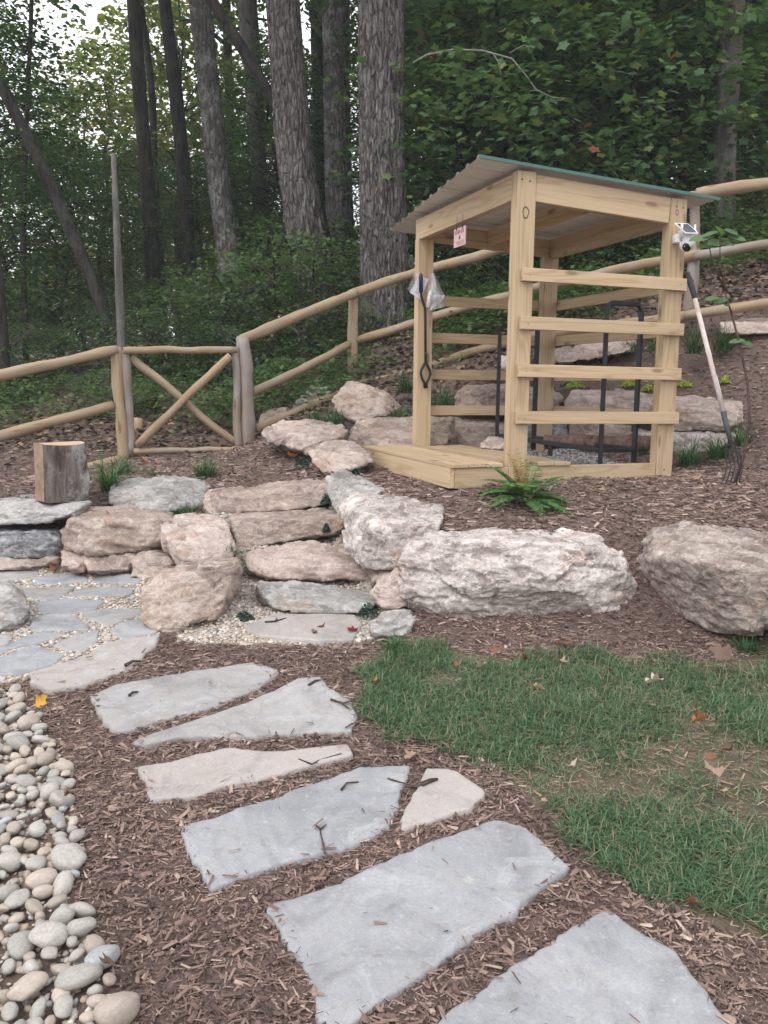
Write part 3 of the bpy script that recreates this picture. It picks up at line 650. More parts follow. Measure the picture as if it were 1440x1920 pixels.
R('grey layered boulder on top of the wall between two grass tufts', M['rock_grey'],
  [(210, 926, 6.2), (212, 945, 6.1), (222, 956, 6.05), (290, 956, 6.0), (355, 950, 6.05), (385, 935, 6.2), (396, 915, 6.45), (300, 922, 6.05)], [(222, 900, 6.6), (337, 895, 6.7), (394, 910, 6.6)], h=.3, vox=.013, bed=(0, -.25))
R('pinkish pyramid-shaped boulder left of the middle steps', M['rock_pink'],
  [(301, 988, 5.55), (306, 1010, 5.4), (344, 1066, 5.0), (400, 1056, 5.0), (440, 1034, 5.1), (426, 988, 5.45), (345, 1035, 5.05)], [(323, 968, 5.85), (388, 964, 5.9), (420, 976, 5.8)], h=.3, vox=.0125, bed=(.3, .8))
R('big upright brown boulder tilted at the patio corner, left of the bottom steps', M['rock_brown'],
  [(265, 1112, 4.5), (264, 1130, 4.45), (271, 1168, 4.35), (300, 1182, 4.32), (318, 1186, 4.3), (402, 1158, 4.4), (430, 1116, 4.55), (452, 1078, 4.75), (290, 1082, 4.6), (380, 1062, 4.55), (440, 1056, 4.65)], [(300, 1072, 4.85), (382, 1049, 4.95), (446, 1043, 5.0)], h=.35, vox=.0115, bed=(.2, -.4), cuts=7, cutf=(.93, .99))
R('grey boulder cut off by the left edge beside the patio', M['rock_grey'],
  [(-90, 1110, 4.5), (-90, 1180, 4.3), (-20, 1184, 4.28), (22, 1182, 4.3), (50, 1150, 4.38), (48, 1125, 4.45), (24, 1102, 4.5), (0, 1098, 4.45)], [(-80, 1088, 4.8), (10, 1086, 4.8), (40, 1105, 4.7)], h=.3, vox=.013)
# steps
S = lambda lab, m, pts, back, **k: rock('step_stone', lab, m, pts, back, cat='stone step', group='stone steps climbing to the gate', cuts=3, cutf=(.96, .998), vox=.0125, amp=.8, **k)
S('topmost tan stone step with a joint near its right end', M['rock_tan'], [(384, 930, 6.2), (383, 958, 6.12), (450, 961, 6.1), (540, 956, 6.1), (616, 944, 6.15), (616, 908, 6.25), (530, 916, 6.15)], [(400, 918, 6.5), (540, 902, 6.6), (612, 898, 6.6)], h=.2)
S('second stone step from the top, brown with a slanting lower edge', M['rock_brown'], [(438, 975, 5.8), (449, 1029, 5.6), (500, 1020, 5.6), (560, 1008, 5.62), (642, 996, 5.7), (640, 968, 5.8), (540, 978, 5.65)], [(440, 963, 6.05), (530, 960, 6.1), (636, 955, 6.15)], h=.22)
S('middle stone step, reddish with a rounded front', M['rock_pink'], [(463, 1050, 5.25), (468, 1068, 5.15), (510, 1083, 5.08), (600, 1088, 5.05), (695, 1086, 5.05), (690, 1062, 5.1), (560, 1056, 5.08)], [(465, 1034, 5.5), (575, 1022, 5.6), (590, 1016, 5.62), (690, 1040, 5.4)], h=.15)
S('fourth stone step from the top, grey with a chipped edge', M['rock_grey'], [(480, 1094, 5.0), (503, 1128, 4.72), (520, 1146, 4.65), (600, 1150, 4.62), (680, 1150, 4.62), (702, 1132, 4.7), (600, 1130, 4.64)], [(484, 1090, 5.05), (570, 1092, 5.05), (690, 1108, 4.95)], h=.12)

# ------------------------------------------------------------------ paving slabs
SLABS = []
def slab(name, pix, m, label=None, cat=None, group=None, rise=.022, thick=.06, parent=None, wob=.006, z=None, seed=0):
    xy = opoly(pix); c = xy.mean(0)
    # densify the outline and roughen it
    E = []
    for i in range(len(xy)):
        a, b2 = xy[i], xy[(i+1) % len(xy)]; n = max(2, int(np.linalg.norm(b2-a)/.02))
        for k in range(n): E.append(a+(b2-a)*k/n)
    E = np.array(E)
    for _ in range(1): E = (np.roll(E, 1, 0)+4*E+np.roll(E, -1, 0))/6
    nb_ = E-c; E = E+unit(np.c_[nb_, np.zeros(len(E))])[:, :2]*(wob*fbm(np.c_[E*16, np.full(len(E), seed)], 5+seed, 5, .62)*1.5)[:, None]
    # tilt plane fitted to the ground
    g = gz(E[:, 0], E[:, 1]); A = np.c_[np.ones(len(E)), E-c]; pl = np.linalg.lstsq(A, g, rcond=None)[0]
    hz = lambda q: pl[0]+(q-c)@pl[1:]+rise
    V = []; rings = [(.0, -thick), (.0, -.008), (.006, -.001), (.016, 0.)]
    n = len(E)
    for ins, dz in rings:
        d = (c-E); dl = np.linalg.norm(d, axis=1)[:, None]; Q = E+d/dl*ins
        V.append(np.c_[Q, hz(Q)+dz+(.0015*fbm(np.c_[Q*9, np.zeros(n)], 3, 3) if dz > -.03 else 0)])
    for f in (.8, .6, .4, .2):
        Q = c+(E-c)*f; V.append(np.c_[Q, hz(Q)+.003*fbm(np.c_[Q*4, np.zeros(n)], 4, 3)])
    k = len(V); V = np.concatenate(V+[np.array([[c[0], c[1], hz(c)]])])
    F = []
    for i in range(k-1):
        for j in range(n): F.append((i*n+j, i*n+(j+1) % n, (i+1)*n+(j+1) % n, (i+1)*n+j))
    for j in range(n): F.append(((k-1)*n+j, (k-1)*n+(j+1) % n, k*n))
    org = np.array([c[0], c[1], pl[0]]); me = pym(name, V-org, F, True)
    o = link(name, me, m, parent); o.location = tuple(org if parent is None else org-np.array(parent.location))
    if label: tag(o, label, cat, group)
    SLABS.append(E); return o
G = 'flat stepping slabs of the mulch path'
P_ = lambda lab, m, pix, s: slab('stepping_slab', pix, m, lab, 'paving slab', G, seed=s)
P_('long pale grey slab, first of the mulch path below the steps', M['slab_grey'], [(170, 1316), (209, 1292), (340, 1272), (467, 1253), (506, 1258), (527, 1270), (486, 1297), (413, 1331), (301, 1360), (228, 1384), (194, 1370), (180, 1340)], 1)
P_('wide grey slab widening to the right with a short stick at its top edge', M['slab_grey'], [(248, 1404), (282, 1389), (403, 1350), (515, 1306), (559, 1285), (603, 1280), (622, 1300), (655, 1320), (672, 1350), (660, 1382), (535, 1387), (437, 1396), (340, 1394), (272, 1407)], 2)
P_('narrow beige slab with a notched lower edge, third along the path', M['slab_tan'], [(258, 1452), (321, 1438), (379, 1423), (428, 1413), (515, 1423), (651, 1406), (662, 1425), (535, 1460), (457, 1477), (370, 1501), (282, 1513)], 3)
P_('blue-grey slab with a forked twig lying on it', M['slab_blue'], [(338, 1564), (403, 1545), (535, 1496), (673, 1452), (740, 1444), (771, 1449), (751, 1497), (732, 1563), (640, 1610), (608, 1613), (462, 1654), (396, 1681), (369, 1642), (345, 1593)], 4)
P_('small tan triangular slab beside the grass', M['slab_tan'], [(798, 1447), (862, 1458), (918, 1499), (884, 1530), (807, 1558), (751, 1569), (759, 1530)], 5)
P_('largest blue-grey slab, running diagonally across the lower middle', M['slab_blue'], [(502, 1715), (632, 1672), (729, 1624), (907, 1552), (940, 1544), (973, 1563), (1018, 1591), (1066, 1641), (996, 1697), (951, 1736), (807, 1836), (684, 1922), (640, 1960), (598, 1945), (578, 1836), (517, 1744)], 6)
P_('smooth blue-grey slab cut off by the bottom edge of the picture', M['slab_blue'], [(834, 1922), (918, 1863), (1084, 1747), (1112, 1722), (1145, 1719), (1173, 1747), (1268, 1802), (1307, 1852), (1357, 1920), (1420, 2060), (1100, 2180), (760, 2010)], 7)
P_('flush pinkish slab at the very foot of the stone steps', M['slab_tan'], [(453, 1181), (507, 1160), (600, 1157), (669, 1161), (680, 1178), (662, 1207), (597, 1212), (489, 1201)], 8)
P_('broad cream slab where the patio meets the mulch', M['slab_tan'], [(50, 1272), (100, 1255), (150, 1240), (200, 1212), (260, 1203), (302, 1200), (285, 1225), (245, 1260), (150, 1295), (100, 1307), (62, 1292)], 9)
patio = empty('patio', (-2, 5, .3)); patio['kind'] = 'structure'
for k, f in enumerate([[(0, 700), (290, 690), (270, 740), (60, 765), (0, 770), (-300, 770), (-300, 700)], [(260, 745), (420, 715), (640, 735), (650, 770), (400, 795), (290, 785)], [(690, 770), (760, 715), (980, 720), (1060, 745), (1040, 785), (880, 790)],
    [(-200, 790), (60, 790), (180, 825), (560, 815), (420, 905), (200, 900), (160, 850), (-100, 850)], [(500, 880), (640, 820), (960, 815), (1000, 860), (940, 885)], [(260, 935), (520, 905), (780, 925), (700, 990), (480, 1015), (310, 1010)],
    [(600, 1025), (760, 985), (1060, 985), (1060, 1020), (800, 1110), (700, 1060)], [(240, 1060), (360, 1020), (560, 1030), (640, 1100), (660, 1140), (240, 1150)], [(820, 1150), (900, 1090), (1100, 1050), (1190, 1110), (1180, 1150), (960, 1220)],
    [(400, 1270), (560, 1180), (740, 1150), (730, 1220), (640, 1300), (480, 1290)], [(-200, 1290), (0, 1270), (300, 1160), (500, 1180), (300, 1240), (80, 1300), (0, 1320), (-200, 1360)], [(-200, 1400), (0, 1370), (240, 1265), (480, 1330), (400, 1400), (200, 1470), (0, 1490), (-200, 1500)],
    [(-250, 1170), (0, 1175), (100, 1180), (60, 1240), (0, 1250), (-250, 1260)]]):
    cu_ = sum(q[0] for q in f)/len(f); cv_ = sum(q[1] for q in f)/len(f); f = [((cu_+(u-cu_)*1.06)/4, 900+(cv_+(v-cv_)*1.10)/4) for u, v in f]
    slab('flagstone', f, M['slab_blue'] if k % 3 else M['slab_grey'], rise=.012, thick=.04, parent=patio, seed=20+k, wob=.004)

# ------------------------------------------------------------------ the shed
SA = np.array([.848, 5.8, .925]); YAW = math.radians(19.9); SL, SW = 1.346, 1.786; PW, PD = .137, .085; ZT = 2.03; DROP = .077
EX = np.array([math.cos(YAW), math.sin(YAW), 0]); EY = np.array([-math.sin(YAW), math.cos(YAW), 0])
def shed_w(a, b2, c): return SA+a*EX+b2*EY+np.array([0, 0, c])
def to_shed(P): d = np.asarray(P)-SA; return np.array([d@EX, d@EY, d[2]])
def on_shed(u, v, n, k):
    """where a sight line meets the plane n.P = k in the shed's own axes"""
    o = to_shed(EYE); d = ray(u, v); d = np.array([d@EX, d@EY, d[2]]); n = np.array(n, float)
    return o+d*((k-n@o)/(n@d))
shed = empty('wood_shed', SA, 'open timber shed with slatted sides and a green-edged metal roof', 'shed', rz=YAW)
M['lumber_knot'] = mat_lumber('lumber_front_post', knots=[(-.765, 0, 0, .042)])
def slope(a): return -DROP*a/SL
# posts (length runs along local x, so the grain follows it)
def post(a, b2, z0, z1, m): return board('post', m, (a+PW/2, b2+PD/2, z0), (a+PW/2, b2+PD/2, z1), PD, PW, shed, up=(1, 0, 0))
post(0, 0, -.15, ZT, M['lumber'])
shed.children[0].data.materials.clear()
b = mat_lumber('lumber_front_post')
shed.children[0].data.materials.append(b)
post(SL-PW, 0, -.15, ZT-DROP*.97, M['lumber']); post(0, SW-PD, -.1, ZT-.165, M['lumber']); post(SL-PW, SW-PD, -.1, ZT-.165-DROP, M['lumber'])
# big ringed knot of the near post, drawn with its own shallow ring of darker wood
def ring_knot(a, z, rx, rz_):
    t = np.linspace(0, 2*math.pi, 25)[:-1]; V = []; F = []
    for k, (s, y) in enumerate(((1.0, -.0008), (.93, -.0016), (.80, -.0016), (.74, -.0006))):
        for q in t:
            wv = 1+.05*math.sin(3*q+1)+.03*math.sin(5*q)
            V.append((a+rx*s*wv*math.cos(q), y-.0005, z+rz_*s*wv*math.sin(q)))
    for k in range(3):
        for j in range(24): F.append((k*24+j, k*24+(j+1) % 24, (k+1)*24+(j+1) % 24, (k+1)*24+j))
    return V, F
kmat = mat_plain('knot_ring', (.13, .08, .05), .8)
for a_k in ((.065, 1.77, .024, .040), (SL-.085, ZT-.17, .014, .02)): link('knot', pym('knot', *ring_knot(*a_k), smooth=True), kmat, shed)
# beams
zb = ZT-.005
def sboard(name, a0, b0, z0, a1, b1, z1, wy, wz, m=M['lumber']):
    return board(name, m, (a0, b0, z0), (a1, b1, z1), wy, wz, shed)
sboard('front_beam', PW+.002, .03, zb-.085+slope(PW), SL-PW-.002, .03, zb-.085+slope(SL-PW), .045, .17)
sboard('side_beam', .035, PD+.002, zb-.085, .035, SW, zb-.085, .06, .165)
sboard('side_beam', SL-.035, PD+.002, zb-.085-DROP, SL-.035, SW, zb-.085-DROP, .06, .165)
sboard('back_beam', .07, SW-.025, zb-.09+slope(.07), SL-.07, SW-.025, zb-.09+slope(SL-.07), .045, .15)
sboard('rafter', SL*.5, .06, zb-.07+slope(SL*.5), SL*.5, SW-.05, zb-.07+slope(SL*.5), .04, .13, M['lumber_shade'])
# slats on three sides
for k in range(4):
    z = 1.412-.3133*k-.0425
    e0 = .045-.004*k
    sboard('slat', e0, -.021, z+.004, SL+.006, -.021, z-.002, .036, .085)
    sboard('slat', .02, SW+.021, z, SL-.02, SW+.021, z, .036, .085)
    sboard('slat', SL+.021, .03, z, SL+.021, SW, z, .036, .085)
# deck
q = on_shed(845, 871, (0, 0, 1), .125); q2 = on_shed(703, 841, (0, 0, 1), .125)
DA0 = float(q[0]); DB0 = float(min(q[1], -.005)); DB1 = float(max(q2[1], .9))
DA1 = float(on_shed(1098, 870, (0, 0, 1), .125)[0])
nb_ = int(round((DA1-DA0)/.14)); wbd = (DA1-DA0)/nb_
for k in range(nb_):
    a = DA0+wbd*(k+.5); b0 = -.012
    if a-wbd/2 < PW and a+wbd/2 > 0: b0 = PD+.003
    b1 = SW-.01 if a > -.02 else min(SW+.05, SW+.1)
    if a-wbd/2 < PW and a+wbd/2 > 0: b1 = SW-PD-.003
    sboard('deck_board', a, b0, .112+.0015*(k % 2), a, b1, .112+.0015*((k+1) % 2), wbd-.004, .026)
sboard('deck_rim', DA0+.02, .002, .03, DA0+.02, SW+.02, .03, .036, .135)
sboard('deck_rim', DA0+.002+.038, .019, .028, -.003, .019, .028, .036, .135)
sboard('deck_rim', PW+.003, .03, .02, SL-PW-.003, .03, .02, .05, .155)
# screws
sc = []
def screw(a, z, y=-.0015, r=.0065):
    t = np.linspace(0, 2*math.pi, 9)[:-1]; V = [(a+r*math.cos(i), y, z+r*math.sin(i)) for i in t]+[(a+r*math.cos(i), 0.002, z+r*math.sin(i)) for i in t]
    F = [tuple(range(7, -1, -1))]+[(i, (i+1) % 8, 8+(i+1) % 8, 8+i) for i in range(8)]
    me = pym('screw', V, F); o = link('screw', me, M['screw'], shed)
for a, z in ((.03, ZT-.055), (.09, ZT-.062), (SL-.09, ZT-.13), (SL-.035, ZT-.135), (SL-.07, .05)): screw(a, z)
for k in range(4):
    z = 1.412-.3133*k-.045
    for a in (.09, SL-.045): screw(a, z, -.0405, .0032)
# roof: three ribbed sheets, pale below and green above
n_ = np.array([DROP/SL, 0, 1.]); kz = ZT+.020
c_nl = on_shed(908, 291, n_, kz); c_nr = on_shed(1335, 380, n_, kz); c_fl = on_shed(731, 436, n_, kz)
RA0, RA1 = float(c_nl[0]), float(c_nr[0]); RB0, RB1 = float((c_nl[1]+c_nr[1])/2), float(c_fl[1])
def rib(bb):
    t = ((bb-RB0) % .2286)/.2286; h = .019
    if t < .08: return h*t/.08
    if t < .17: return h
    if t < .25: return h*(1-(t-.17)/.08)
    t2 = (t-.25)/.75
    for c in (.36, .66):
        d = abs(t2-c)
        if d < .05: return .004*(1-d/.05)
    return 0.
def roof_sheet(b0, b1, lift, dz, name, m):
    bs = [b0]
    step = .2286
    while bs[-1] < b1: bs.append(min(b1, bs[-1]+.0076))
    as_ = np.linspace(RA0, RA1, 14); V = []; F = []
    for bb in bs:
        f_ = (bb-RB0)/(RB1-RB0); sk = (float(c_fl[0])-RA0)*f_
        for a in as_: V.append((a+sk*(RA1-a)/(RA1-RA0), bb, kz-RBoff(a)+rib(bb)+lift+dz))
    na = len(as_)
    for i in range(len(bs)-1):
        for j in range(na-1): F.append((i*na+j, i*na+j+1, (i+1)*na+j+1, (i+1)*na+j))
    # closed rim
    return link(name, pym(name, V, F), m, shed)
def RBoff(a): return DROP/SL*a
Lr = (RB1-RB0)/3
for k in range(3):
    lo_, hi_ = RB0+k*Lr, RB0+(k+1)*Lr+(.03 if k < 2 else 0)
    roof_sheet(lo_, hi_, .0035*(2-k), .0, 'roof_sheet', M['roof_under'])
    roof_sheet(lo_, hi_, .0035*(2-k), .0022, 'roof_top_coat', M['green_paint'])
board('edge_trim', M['green_paint'], (RA0-.002, RB0-.006, kz-RBoff(RA0)+.010), (RA1+.002, RB0-.006, kz-RBoff(RA1)+.010), .008, .022, shed, bev=.002)
shed_children_done = True

# gravel floor of the shed
SHEDFLOOR = np.array([shed_w(DA1-.1, .05, 0)[:2], shed_w(SL+.1, .05, 0)[:2], shed_w(SL+.15, SW+.2, 0)[:2], shed_w(DA1-.5, SW+.2, 0)[:2]])
DECKPOLY = np.array([shed_w(DA0-.01, -.01, 0)[:2], shed_w(DA1, -.01, 0)[:2], shed_w(DA1, SW, 0)[:2], shed_w(DA0-.01, SW, 0)[:2]])

# sign on the side beam
sg = empty('hanging_sign', shed_w(-.012, 0, 0), 'small pink and white sign hanging by strings from the shed side beam', 'sign', rz=YAW)
s0 = on_shed(851, 448, (1, 0, 0), -.014); s1 = on_shed(873, 440, (1, 0, 0), -.014)
sb0, sb1 = float(s0[1]), float(s1[1]); sb0, sb1 = max(sb0, sb1), min(sb0, sb1); szc = float((s0[2]+s1[2])/2); swd = abs(sb0-sb1); sht = .135
bm = box_bm(.004, swd, sht, .0008, (0, (sb0+sb1)/2, szc))
bp = NB('sign_print'); bp.col(bp.mix((.58, .37, .36), (.66, .50, .48), bp.noise(bp.coord(), 20, 3))); bp.rough(.6)
link('sign_plate', bm_mesh('sign_plate', bm), bp.m, sg)
red = mat_plain('sign_red', (.22, .06, .06), .6)
def smark(name, y0, y1, z0, z1, m, pts=None):
    P = pts or [(y0, z0), (y1, z0), (y1, z1), (y0, z1)]; n = len(P)
    V = [(-.0032, y, z) for y, z in P]+[(-.0018, y, z) for y, z in P]
    link(name, pym(name, V, [tuple(range(n)), tuple(range(2*n-1, n-1, -1))]+[(i, (i+1) % n, n+(i+1) % n, n+i) for i in range(n)]), m, sg)
yc_ = (sb0+sb1)/2; rs_ = random.Random(3)
for k in range(6):      # blurred red heading, a dark figure and lines of small print
    y = sb0-swd*(.12+.76*k/5.9); smark('printed_letter', y-swd*.03-rs_.uniform(0, .006), y+swd*.02, szc+.022+rs_.uniform(0, .004), szc+.052, red)
smark('printed_figure', 0, 0, 0, 0, M['screw'], [(yc_+.012, szc-.018), (yc_-.012, szc-.018), (yc_-.014, szc-.004), (yc_-.004, szc+.014), (yc_+.006, szc+.004), (yc_+.014, szc-.006)])
for k in range(3): smark('printed_line', yc_-swd*.36, yc_+swd*(.36-.08*k), szc-.034-.011*k, szc-.031-.011*k, red)
for f in (.25, .75):
    y = sb0+(sb1-sb0)*f; tube('string', M['screw'], [(-.002, y, szc+sht/2-.006), (-.004, y, szc+sht/2+.09)], .0016, 6, sg)
    tube('clip', M['screw'], [(-.004, y, szc+sht/2-.012), (-.004, y, szc+sht/2+.012)], .006, 6, sg)

# ---- solar camera on the right post
cY = float(at(1285, 450, 6.2)[1]); B0 = shed_w(SL-.06, -.03, 0); cy = float(B0[1])-.05
def cpx(u, v, dy=0.): return at(u, v, cy+dy)
k_ = cy/FPX
camo = empty('security_camera', cpx(1285, 447), 'white solar powered dome camera screwed to the right shed post', 'security camera')
def cl(u, v, dy=0.): return Vector(cpx(u, v, dy))-camo.location
def part_box(name, u, v, su, sv, dep, m, dy=0., bev=.006, rot=None):
    bm = box_bm(su*k_, dep, sv*k_, bev); me = bm_mesh(name, bm, True); o = link(name, me, m, camo); o.location = cl(u, v, dy)
    if rot: o.rotation_euler = rot
    return o
part_box('mount', 1270, 448, 13, 15, .07, M['white_plastic'], .025)
part_box('housing', 1289, 440, 30, 14, .07, M['white_plastic'], -.01, .012)
bm = bmesh.new(); bmesh.ops.create_uvsphere(bm, u_segments=24, v_segments=16, radius=13.2*k_)
o = link('camera_head', bm_mesh('camera_head', bm, True), M['white_plastic'], camo); o.location = cl(1288, 457, -.02); o.scale = (1, 1, 1.12)
bm = bmesh.new(); bmesh.ops.create_uvsphere(bm, u_segments=24, v_segments=16, radius=10.2*k_)
o = link('lens_panel', bm_mesh('lens_panel', bm, True), M['black_glass'], camo); o.location = cl(1288, 459, -.038); o.scale = (.92, .80, 1.18)
for u, v in ((1284, 454), (1291, 453), (1283, 462), (1293, 461), (1288, 450)):
    bm = bmesh.new(); bmesh.ops.create_uvsphere(bm, u_segments=8, v_segments=6, radius=.9*k_); o = link('sensor', bm_mesh('sensor', bm, True), M['white_plastic'], camo); o.location = cl(u, v, -.068)
pv = [cl(1265, 418, -.05), cl(1290, 419, -.02), cl(1310, 437.5, -.07), cl(1286, 437, -.11)]
pn = (pv[1]-pv[0]).cross(pv[3]-pv[0]).normalized()
if pn.y > 0: pn = -pn
V = pv+[p-pn*.006 for p in pv]; F = [(0, 1, 2, 3), (7, 6, 5, 4), (0, 4, 5, 1), (1, 5, 6, 2), (2, 6, 7, 3), (3, 7, 4, 0)]
link('solar_frame', pym('solar_frame', V, F), M['white_plastic'], camo)
cc = sum(pv, Vector())/4; iv = [cc+(p-cc)*.86+pn*.0015 for p in pv]
link('solar_cell', pym('solar_cell', iv, [(0, 1, 2, 3)]), M['cell'], camo)
tube('antenna', M['white_plastic'], [cl(1277, 452, -.06), cl(1279, 419, -.125)], 2.2*k_, 8, camo)
tube('antenna', M['white_plastic'], [cl(1303, 440, .0), cl(1303.5, 421, .0)], 1.6*k_, 8, camo)

# ---- things hanging on the left rear post
def onC(u, v, off=.0): return shed_w(*on_shed(u, v, (0, 1, 0), SW-PD-off))
tg = empty('fire_tongs', onC(798, 620, .03), 'long black iron fire tongs with a navy grip, hung on the left shed post', 'tongs')
def lt(u, v, off=.03): return Vector(onC(u, v, off))-tg.location
tube('grip', mat_plain('navy_grip', (.015, .018, .06), .5), [lt(789, 513), lt(789, 520), lt(789.5, 548)], [.012, .017, .017], 10, tg)
tube('shaft', M['steel'], [lt(789.5, 545), lt(790, 556), lt(793, 566), lt(797, 577), lt(797.6, 600), lt(798, 681)], .0105, 8, tg)
tube('collar', M['steel'], [lt(798, 660), lt(798, 664), lt(798, 670)], [.009, .015, .009], 8, tg)
for s in (-1, 1):
    tube('jaw', M['steel'], [lt(798, 679), lt(798+3*s, 684), lt(798+8*s, 694), lt(798+9*s, 701), lt(798+6*s, 711), lt(798+2*s, 718), lt(798+1.6*s, 728)], .0115, 8, tg)
# paper packet in clear plastic, and a translucent bag with a rolled filter
plas = NB('clear_plastic'); plas.col((.75, .76, .8)); plas.rough(.25); plas.b.inputs['Alpha'].default_value = .35; plas = plas.m
paper = mat_plain('white_paper', (.70, .70, .80), .6, var=.04)
bg1 = empty('paper_packet', onC(783, 540, .02), 'white paper packet in clear plastic pinned behind the tongs', 'packet')
def sheet(name, m, pts, parent, off, amp=.01, sub=8, thick=.002):
    a, b2, c, d = [np.array(onC(u, v, off)) for u, v in pts]; V = []; F = []
    for i in range(sub+1):
        for j in range(sub+1):
            s, t = i/sub, j/sub; p = (a*(1-s)+b2*s)*(1-t)+(d*(1-s)+c*s)*t; V.append(p)
    V = np.array(V); V[:, 1] += amp*fbm(V*16, 5, 3); V -= np.array(parent.location)
    for i in range(sub):
        for j in range(sub): F.append((i*(sub+1)+j, i*(sub+1)+j+1, (i+1)*(sub+1)+j+1, (i+1)*(sub+1)+j))
    o = link(name, pym(name, V, F, True), m, parent); return o
sheet('paper', paper, [(786, 517), (804, 523), (789, 562), (768, 548)], bg1, .012, .004)
sheet('plastic_sleeve', plas, [(776, 511), (790, 514), (784, 552), (764, 544)], bg1, .018, .02)
bg2 = empty('plastic_bag', onC(815, 560, .03), 'clear plastic bag with a pale rolled bundle, hung right of the tongs', 'bag')
sheet('bag_front', plas, [(806, 512), (813, 512), (836, 556), (800, 580)], bg2, .03, .05, 12)
sheet('bag_front', plas, [(808, 514), (812, 514), (834, 575), (805, 583)], bg2, .06, .04, 12)
V, F = tube_arr([np.array(onC(803, 577, .04)), np.array(onC(806, 556, .045)), np.array(onC(809, 545, .05))], [.022, .022, .012], 12)
link('rolled_bundle', pym('rolled_bundle', V-np.array(bg2.location), F, True), mat_plain('cream_paper', (.66, .62, .60), .7), bg2)
sheet('folded_sheet', paper, [(806, 552), (835, 553), (830, 563), (808, 580)], bg2, .045, .02, 8)

# ---- log rack with its log
GF = .045
rack = empty('log_rack', shed_w(.9, .9, GF), 'black steel log rack with two tall rounded hoops standing in the shed', 'log rack')
def fr(u, v, Y): return Vector(at(u, v, Y))-rack.location
def hoop(u0, u1, vb0, vb1, vt, Y0, Y1):
    l, r = at(u0, vb0, Y0), at(u1, vb1, Y1); top = at((u0+u1)/2+3, vt, (Y0+Y1)/2)[2]
    rr = .055; P = []
    d = (r-l); d[2] = 0; Ln = np.linalg.norm(d); d /= Ln
    P.append(l); P.append(np.array([l[0], l[1], top-rr]))
    for t in np.linspace(0, 1, 6)[1:]:
        a = t*math.pi/2; P.append(np.array([l[0], l[1], 0])+d*(rr-rr*math.cos(a))+np.array([0, 0, top-rr+rr*math.sin(a)]))
    for t in np.linspace(0, 1, 6):
        a = math.pi/2*(1-t); P.append(np.array([l[0], l[1], 0])+d*(Ln-rr+rr*math.cos(a))+np.array([0, 0, top-rr+rr*math.sin(a)]))
    P.append(r); P = np.array(P)-np.array(rack.location)
    return tube('hoop', M['steel'], P, .021, 4, rack, smooth=False), l, r
h1, l1, r1 = hoop(1125, 1188, 870, 867, 569, 6.42, 6.55)
h2, l2, r2 = hoop(931, 1000, 838, 843, 610, 7.35, 7.1)
def rel(p): return Vector(p)-rack.location
board('base_rail', M['steel'], rel(l1+np.array([0, 0, .10])), rel(l2+np.array([0, 0, .10])), .035, .035, rack)
board('base_rail', M['steel'], rel(r1+np.array([0, 0, .10])), rel(r2+np.array([0, 0, .10])), .035, .035, rack)
board('cross_bar', M['steel'], rel(l1+np.array([0, 0, .10])), rel(r1+np.array([0, 0, .10])), .03, .03, rack)
for f in (.45, .75):
    p = l1*(1-f)+l2*f; board('foot', M['steel'], rel(p+np.array([0, 0, .09])), rel(p), .035, .035, rack, up=(1, 0, 0))
lg = empty('split_log', at(1120, 832, 6.75), 'single brown log lying across the bottom of the black rack', 'log')
la, lb = at(1022, 829, 6.95), at(1226, 832, 6.62)
V, F = tube_arr([la*(1-t)+lb*t+np.array([0, 0, .008*math.sin(t*7)]) for t in np.linspace(0, 1, 16)], .058, 18, False, 3, .10)
link('bark', pym('bark', V-np.array(lg.location), F, True), mat_bark('log_bark', (.085, .05, .042), (.20, .125, .105), (.30, .22, .19), .3, 1.5), lg)
V2 = V[:18]; link('cut_end', pym('cut_end', np.r_[V2, [V2.mean(0)]]-np.array(lg.location), [(i, (i+1) % 18, 18) for i in range(18)]), mat_plain('cut_wood', (.42, .27, .19), .8), lg)
rock('deck_rock', 'rough pinkish stone lying on the back of the shed deck', M['rock_pink'], [(899, 838, 7.15), (915, 824, 7.2), (935, 822, 7.2), (948, 832, 7.1), (946, 841, 7.05), (905, 841, 7.1)], [(915, 821, 7.35), (942, 822, 7.35)], h=.06, cat='stone', group=None, vox=.011)

